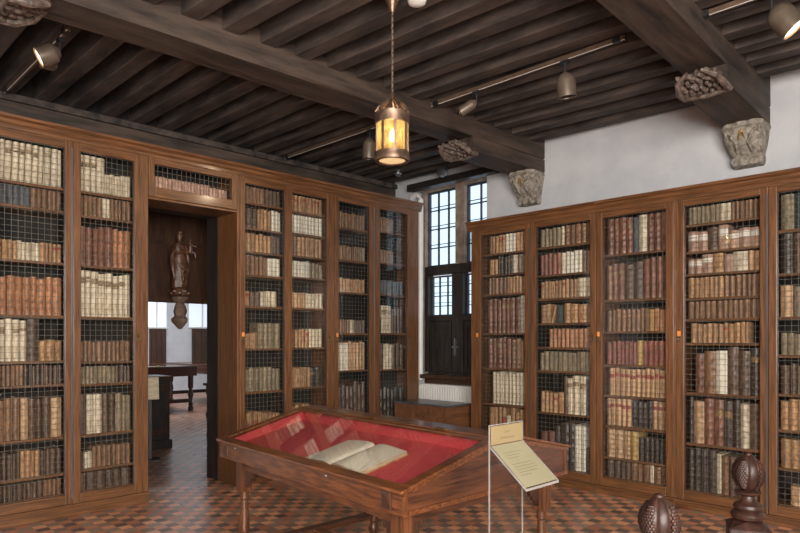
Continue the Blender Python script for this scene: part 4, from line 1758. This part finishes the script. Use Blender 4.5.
track(1.50, 4.75, 6.35, 3.628, 'bronze light track at upper left running under the joists')
track(4.38, 4.60, 6.35, 3.628, 'bronze light track behind the lantern above the corner bookcases')
track(4.43, 2.17, 4.06, 3.668, 'long bronze light track between the two big beams')
track(4.50, -.3, 1.70, 3.668, 'bronze light track at upper right beyond the second beam')
spot(1.50, 4.93, 3.629, (-1.06, .30, -.62), .14, .15, True, 'lit bronze spotlight at upper left aimed down to the left')
spot(4.38, 4.86, 3.629, (.02, .12, -1), .13, .20, False, 'dark-faced bronze spotlight half hidden behind the lantern')
spot(4.43, 3.53, 3.669, (-.45, .55, -.45), .085, .17, False, 'small slim bronze spotlight on the long track')
spot(4.43, 2.66, 3.669, (.18, .0, -1), .15, .19, False, 'large bell-shaped bronze spotlight hanging straight down in mid ceiling', True)
spot(4.50, 1.24, 3.669, (.22, -.62, -.8), .165, .2, True, 'lit bell-shaped bronze spotlight at the top right corner', True)
# driver box beside the upper-left spotlight
b = MB()
b.box(-.05, .05, -.05, .05, -.13, 0, SPOT)
tag(b.build('track_driver_box', None, (1.50, 5.18, 3.625), bevel=.006), 'small bronze driver box on track behind the upper left spotlight', 'driver box')
# round grey sensor by the window and a small ceiling fitting in the corner
x, y, z = on_x(442, 171, 6.05)
b = MB()
b.lathe([(.02, -.05), (.06, -.04), (.075, -.01), (.075, .02), (.05, .05), (.015, .06)], STEEL, (0, 0, 0), 20, Matrix.Rotation(PI / 2, 4, 'Y'))
b.tube([(.0, 0, .06), (.0, 0, 3.66 - z)], .012, STEEL, 8)
tag(b.build('round_sensor', None, (x, y, z), smooth=True), 'round grey metal sensor under joists above the leaded window', 'sensor')
x, y, z = on_x(398, 171, 5.75)
b = MB()
b.lathe([(.015, -.05), (.045, -.045), (.05, -.03), (.02, -.02), (.02, 0), (.03, .01)], STEEL, (0, 0, 0), 16)
b.box(-.04, .04, -.008, .008, -.07, -.05, STEEL)
b.tube([(0, 0, .01), (0, 0, 3.66 - z)], .012, COPPER, 8)
tag(b.build('ceiling_sprinkler', None, (x, y, z), smooth=True), 'small shiny sprinkler head above the far corner of the bookcases', 'sprinkler')

# ------------------------------------------------------------------ the room beyond the doorway
FY0, FY1, FX0, FX1 = YW + .03, 17.3, -2.0, 10.0
b = MB()
b.box(FX0, FX1, FY1, FY1 + .3, 0, 3.7, PLASTER)
struct(b.build('wall_far'))
b = MB()
b.box(6.9, 7.0, FY0, 12.2, 0, 3.7, PLASTER)
b.box(6.9, FX1, 12.2, 12.3, 0, 3.7, PLASTER)
b.box(FX1, FX1 + .2, 12.2, FY1, 0, 3.7, PLASTER)
struct(b.build('wall_far_right'))
b = MB()
b.box(FX0 - .2, FX0, FY0, FY1, 0, 3.7, PLASTER)
struct(b.build('wall_far_left'))
b = MB()
b.box(FX0, 7.0, FY0, 12.2, 3.7, 3.8, BOARD)
b.box(FX0, FX1, 12.2, FY1 + .3, 3.7, 3.8, BOARD)
struct(b.build('ceiling_far'))
# boarded screen hanging in the opening, its lower edge just above eye level
SY = 7.30
b = MB()
zlow = on_y(180, 303, SY)[2]
for k in range(6):
    x = 1.9 + k * .40
    b.box(x, x + .398, SY, SY + .04, zlow, 3.699, OAK_DARK)
b.box(1.9, 4.3, SY - .02, SY, 2.62, 2.66, OAK_DARK)
b.box(1.9, 4.3, SY - .01, SY, zlow, zlow + .06, OAK_DARK)
struct(b.build('trim_106'))
# two windows with net curtains and dark shutters below
wn = 2
for pa, pb_ in ((146, 166), (189, 214)):
    xa, xb = on_y(pa, 320, FY1)[0], on_y(pb_, 320, FY1)[0]
    zb = on_y((pa + pb_) / 2, 327, FY1)[2]
    b = MB()
    b.box(xa, xb, FY1 - .03, FY1 - .001, zb, 3.2, CURT)
    w = struct(b.build('window_%d' % wn))
    wn += 1
    b = MB()
    b.box(xa - .05, xb + .05, FY1 - .06, FY1 - .031, zb - .04, zb, WHITE)
    b.box((xa + xb) / 2 - .02, (xa + xb) / 2 + .02, FY1 - .05, FY1 - .031, zb, 3.2, WHITE)
    b.build('window_frame', w)
    b = MB()
    b.box(xa + .08, xb - .02, FY1 - .06, FY1 - .002, .75, zb - .05, OAK_DARK)
    for q in (.1, .4, .7):
        xx = xa + .08 + (xb - xa - .1) * q
        b.box(xx, xx + .04, FY1 - .08, FY1 - .06, .8, zb - .1, OAK_DARK)
    b.build('shutter', w)

# statue on its bracket
sx_, sy_, _ = on_y(180, 300, SY - .2)
zb_ = on_y(180, 297, SY - .2)[2]
zt_ = on_y(181, 232, SY - .2)[2]
H = zt_ - zb_
sr = thing('madonna_statue', (sx_, sy_, zb_), 'dark carved statue of robed crowned woman holding a child above the doorway opening', 'statue')


def figure(b, base, H, wid, m, seed, arms=True):
    rnd = random.Random(seed)
    rings = [(.0, .80, .62), (.06, .92, .7), (.15, .86, .66), (.30, .84, .62), (.45, .86, .62), (.55, .80, .60), (.64, .72, .55), (.70, .76, .52), (.76, .72, .48),
             (.80, .50, .38), (.83, .24, .24), (.86, .22, .24), (.89, .30, .32), (.93, .33, .34), (.97, .27, .28), (1.0, .10, .10)]
    prev = None
    n = 22
    for i, (f, rx, ry) in enumerate(rings):
        sway = .06 * math.sin(f * 5.5)
        ring = []
        for k in range(n):
            a = 2 * PI * k / n
            fold = 1 + (.10 * math.sin(7 * a + f * 6) * max(0, 1 - f / .72))
            ring.append(b.bm.verts.new((base[0] + (rx * wid * fold * math.cos(a)) + sway * wid, base[1] + ry * wid * fold * math.sin(a), base[2] + f * H)))
        if prev:
            for k in range(n):
                b.face([prev[k], prev[(k + 1) % n], ring[(k + 1) % n], ring[k]], m)
        else:
            b.face(ring[::-1], m)
        prev = ring
    b.face(prev, m)


hb = H * .86
b = MB()
figure(b, (0, 0, H * .14), hb, H * .135, STAT, 1)
hz = H * .14 + hb * .925
b.blob((0, -H * .045, hz - .003), H * .008, STAT)
b.blob((0, -H * .033, hz), H * .03, STAT, (.8, .8, 1.1))
# right arm folded, left arm carrying the child
b.tube([(-H * .085, -.01, H * .78), (-H * .115, -H * .05, H * .68), (-H * .05, -H * .10, H * .66), (0, -H * .11, H * .69)], [H * .03, H * .03, H * .024, H * .014], STAT, 8)
b.tube([(H * .085, -.01, H * .78), (H * .11, -H * .05, H * .67), (H * .13, -H * .10, H * .665)], [H * .03, H * .032, H * .022], STAT, 8)
b.build('figure', sr, smooth=True)
b = MB()
b.lathe([(H * .033, hz + .01), (H * .04, hz + .03), (H * .045, hz + .045), (H * .03, hz + .045), (H * .026, hz + .02)], STAT, (0.0, 0, 0), 12)
b.build('crown', sr, smooth=True)
b = MB()
# cloak falling at both sides
for s in (-1, 1):
    b.tube([(s * H * .09, .0, H * .77), (s * H * .125, -.005, H * .60), (s * H * .12, -.01, H * .42), (s * H * .09, -.01, H * .26)], [H * .03, H * .035, H * .032, H * .015], STAT, 8)
for k in range(4):
    b.tube([(-H * .08 + k * .02, -H * .085, H * .52 - k * .03), (0, -H * .115, H * .44 - k * .05), (H * .09, -H * .08, H * .50 - k * .04)], H * .012, STAT, 6)
b.build('cloak', sr, smooth=True)
b = MB()
figure(b, (H * .14, -H * .07, H * .66), H * .23, H * .042, STAT, 2)
b.tube([(H * .16, -H * .08, H * .80), (H * .20, -H * .10, H * .79), (H * .225, -H * .11, H * .775)], [H * .014, H * .012, H * .009], STAT, 6)
b.tube([(H * .12, -H * .08, H * .80), (H * .08, -H * .10, H * .79)], [H * .014, H * .009], STAT, 6)
b.tube([(H * .14, -H * .09, H * .69), (H * .18, -H * .13, H * .68), (H * .19, -H * .13, H * .60)], [H * .022, H * .018, H * .011], STAT, 6)
b.build('child_figure', sr, smooth=True)
b = MB()
b.lathe([(H * .10, 0), (H * .13, .02), (H * .135, H * .07), (H * .11, H * .13), (H * .09, H * .15)], STAT, (0, 0, 0), 16)
for k in range(9):
    a = k * 2 * PI / 9
    b.blob((H * .115 * math.cos(a), H * .115 * math.sin(a), H * .055 + .02 * (k % 2)), H * .045, STAT, (1, 1, .8), 8)
b.blob((0, -H * .12, H * .08), H * .035, BROWNST)
b.build('cloud_base', sr, smooth=True)

hb_ = zb_ - on_y(180, 329, SY - .2)[2]
b = MB()
b.lathe([(.02, -hb_), (.05, -hb_ * .9), (.085, -hb_ * .78), (.09, -hb_ * .68), (.06, -hb_ * .6), (.075, -hb_ * .45), (.06, -hb_ * .3), (.045, -hb_ * .2), (.085, -hb_ * .1), (.095, -.001)], BROWNST, (0, 0, 0), 14,
        sq=lambda a, z: 1 + .1 * math.sin(5 * a + z * 20))
b.box(-.03, .03, .06, .2, -hb_ * .16, -.002, BROWNST)
tag(b.build('statue_bracket', None, (sx_, sy_, zb_), smooth=True), 'brown stone bracket carrying the statue, hanging against the bright far wall', 'bracket')


# dark lectern cabinet with a pale leaflet
cx, cy, _ = (4.07, 8.63, 0)
cb = thing('cabinet', (cx - .45, cy + .25, 0), 'dark carved wooden cabinet just beyond the doorway on the left', 'cabinet')
b = MB()
b.box(-.43, .43, -.23, .23, .12, .96, WDARK)
b.box(-.455, .455, -.255, .255, 0, .12, WDARK)
b.build('cabinet_body', cb, bevel=.006)
b = MB()
b.box(-.46, .46, -.26, .26, .96, 1.0, OAK_DARK)
b.build('cabinet_top', cb, bevel=.006)
for q in (-.22, .22):
    b = MB()
    b.box(q - .17, q + .17, -.25, -.231, .2, .88, OAK_DARK)
    b.box(q - .12, q + .12, -.258, -.25, .27, .80, WDARK)
    b.build('door', cb)
p = on_y(150, 399, 7.9)
lh = thing('leaflet_stand', (p[0], 7.9, 0), 'pale leaflet on a dark stand just inside doorway, before the dark cabinet', 'leaflet stand', math.radians(-20))
b = MB()
b.hexa([(-.1, -.08, p[2]), (.1, -.08, p[2]), (-.1, .06, p[2]), (.1, .06, p[2]), (-.1, -.02, p[2] + .27), (.1, -.02, p[2] + .27), (-.1, .06, p[2] + .28), (.1, .06, p[2] + .28)], PAPER)
b.build('leaflet', lh)
b = MB()
b.box(-.02, .02, -.02, .02, .02, p[2], WDARK)
b.box(-.12, .12, -.12, .12, 0, .02, WDARK)
b.build('stand', lh)


def far_table(x0, x1, y0, y1, label, name='exhibition_table'):
    root = thing(name, ((x0 + x1) / 2, (y0 + y1) / 2, 0), label, 'display case')
    w, l = (x1 - x0) / 2, (y1 - y0) / 2
    b = MB()
    b.box(-w, w, -l, l, .74, .90, TABLE_X)
    b.build('table_box', root, bevel=.01)
    b = MB()
    b.box(-w + .06, -.04, -l + .06, l - .06, .902, .908, RED)
    b.box(.04, w - .06, -l + .06, l - .06, .902, .908, PAPER)
    b.build('cloth_and_papers', root)
    b = MB()
    b.box(-w + .02, w - .02, -l + .02, l - .02, .94, .946, TGLASS)
    b.build('glass_top', root)
    b = MB()
    for q in ((-w, w, -l, -l + .03), (-w, w, l - .03, l), (-w, -w + .03, -l + .03, l - .03), (w - .03, w, -l + .03, l - .03)):
        b.box(q[0], q[1], q[2], q[3], .90, .95, TABLE_X)
    b.build('top_frame', root)
    for u in (-w + .1, w - .1):
        for v in (-l + .1, l - .1):
            b = MB()
            b.lathe([(.05, 0), (.06, .06), (.04, .1), (.05, .14), (.03, .2), (.06, .34), (.045, .42), (.035, .46), (.055, .5), (.055, .74)], TABLE_DK, (u, v, 0), 12)
            b.build('leg', root, smooth=True)
    for v in (-l + .1, l - .1):
        b = MB()
        b.box(-w + .1, w - .1, v - .03, v + .03, .18, .26, TABLE_DK)
        b.build('stretcher', root)


far_table(4.5, 6.6, 12.8, 14.7, 'dark exhibition table with papers under glass, left in the far room')
far_table(7.0, 8.9, 13.1, 15.2, 'dark exhibition table on the right in the far room seen through doorway')

# carved side table whose turned leg shows at the right of the doorway
px_, py_, _ = on_y(205, 400, 7.6)
t2 = thing('side_table', (4.47, 7.58, 0), 'small carved table with turned leg just inside the doorway on the right', 'table')
b = MB()
b.box(-.32, .32, -.32, .32, .90, .935, TABLE_DK)
b.build('tabletop', t2, bevel=.005)
b = MB()
b.box(-.29, .29, -.29, .29, .78, .90, TABLE_V)
b.build('apron', t2)
for u in (-.25, .25):
    for v in (-.25, .25):
        b = MB()
        b.lathe([(.03, 0), (.045, .05), (.03, .1), (.045, .2), (.05, .26), (.03, .34), (.04, .42), (.06, .52), (.035, .6), (.045, .66), (.03, .70), (.045, .74), (.045, .78)], TABLE_V, (u, v, 0), 12)
        b.build('leg', t2, smooth=True)
b = MB()
b.box(-.25, .25, -.03, .03, .22, .27, TABLE_DK)
b.box(-.27, -.23, -.25, .25, .22, .27, TABLE_DK)
b.box(.23, .27, -.25, .25, .22, .27, TABLE_DK)
b.build('stretcher', t2)
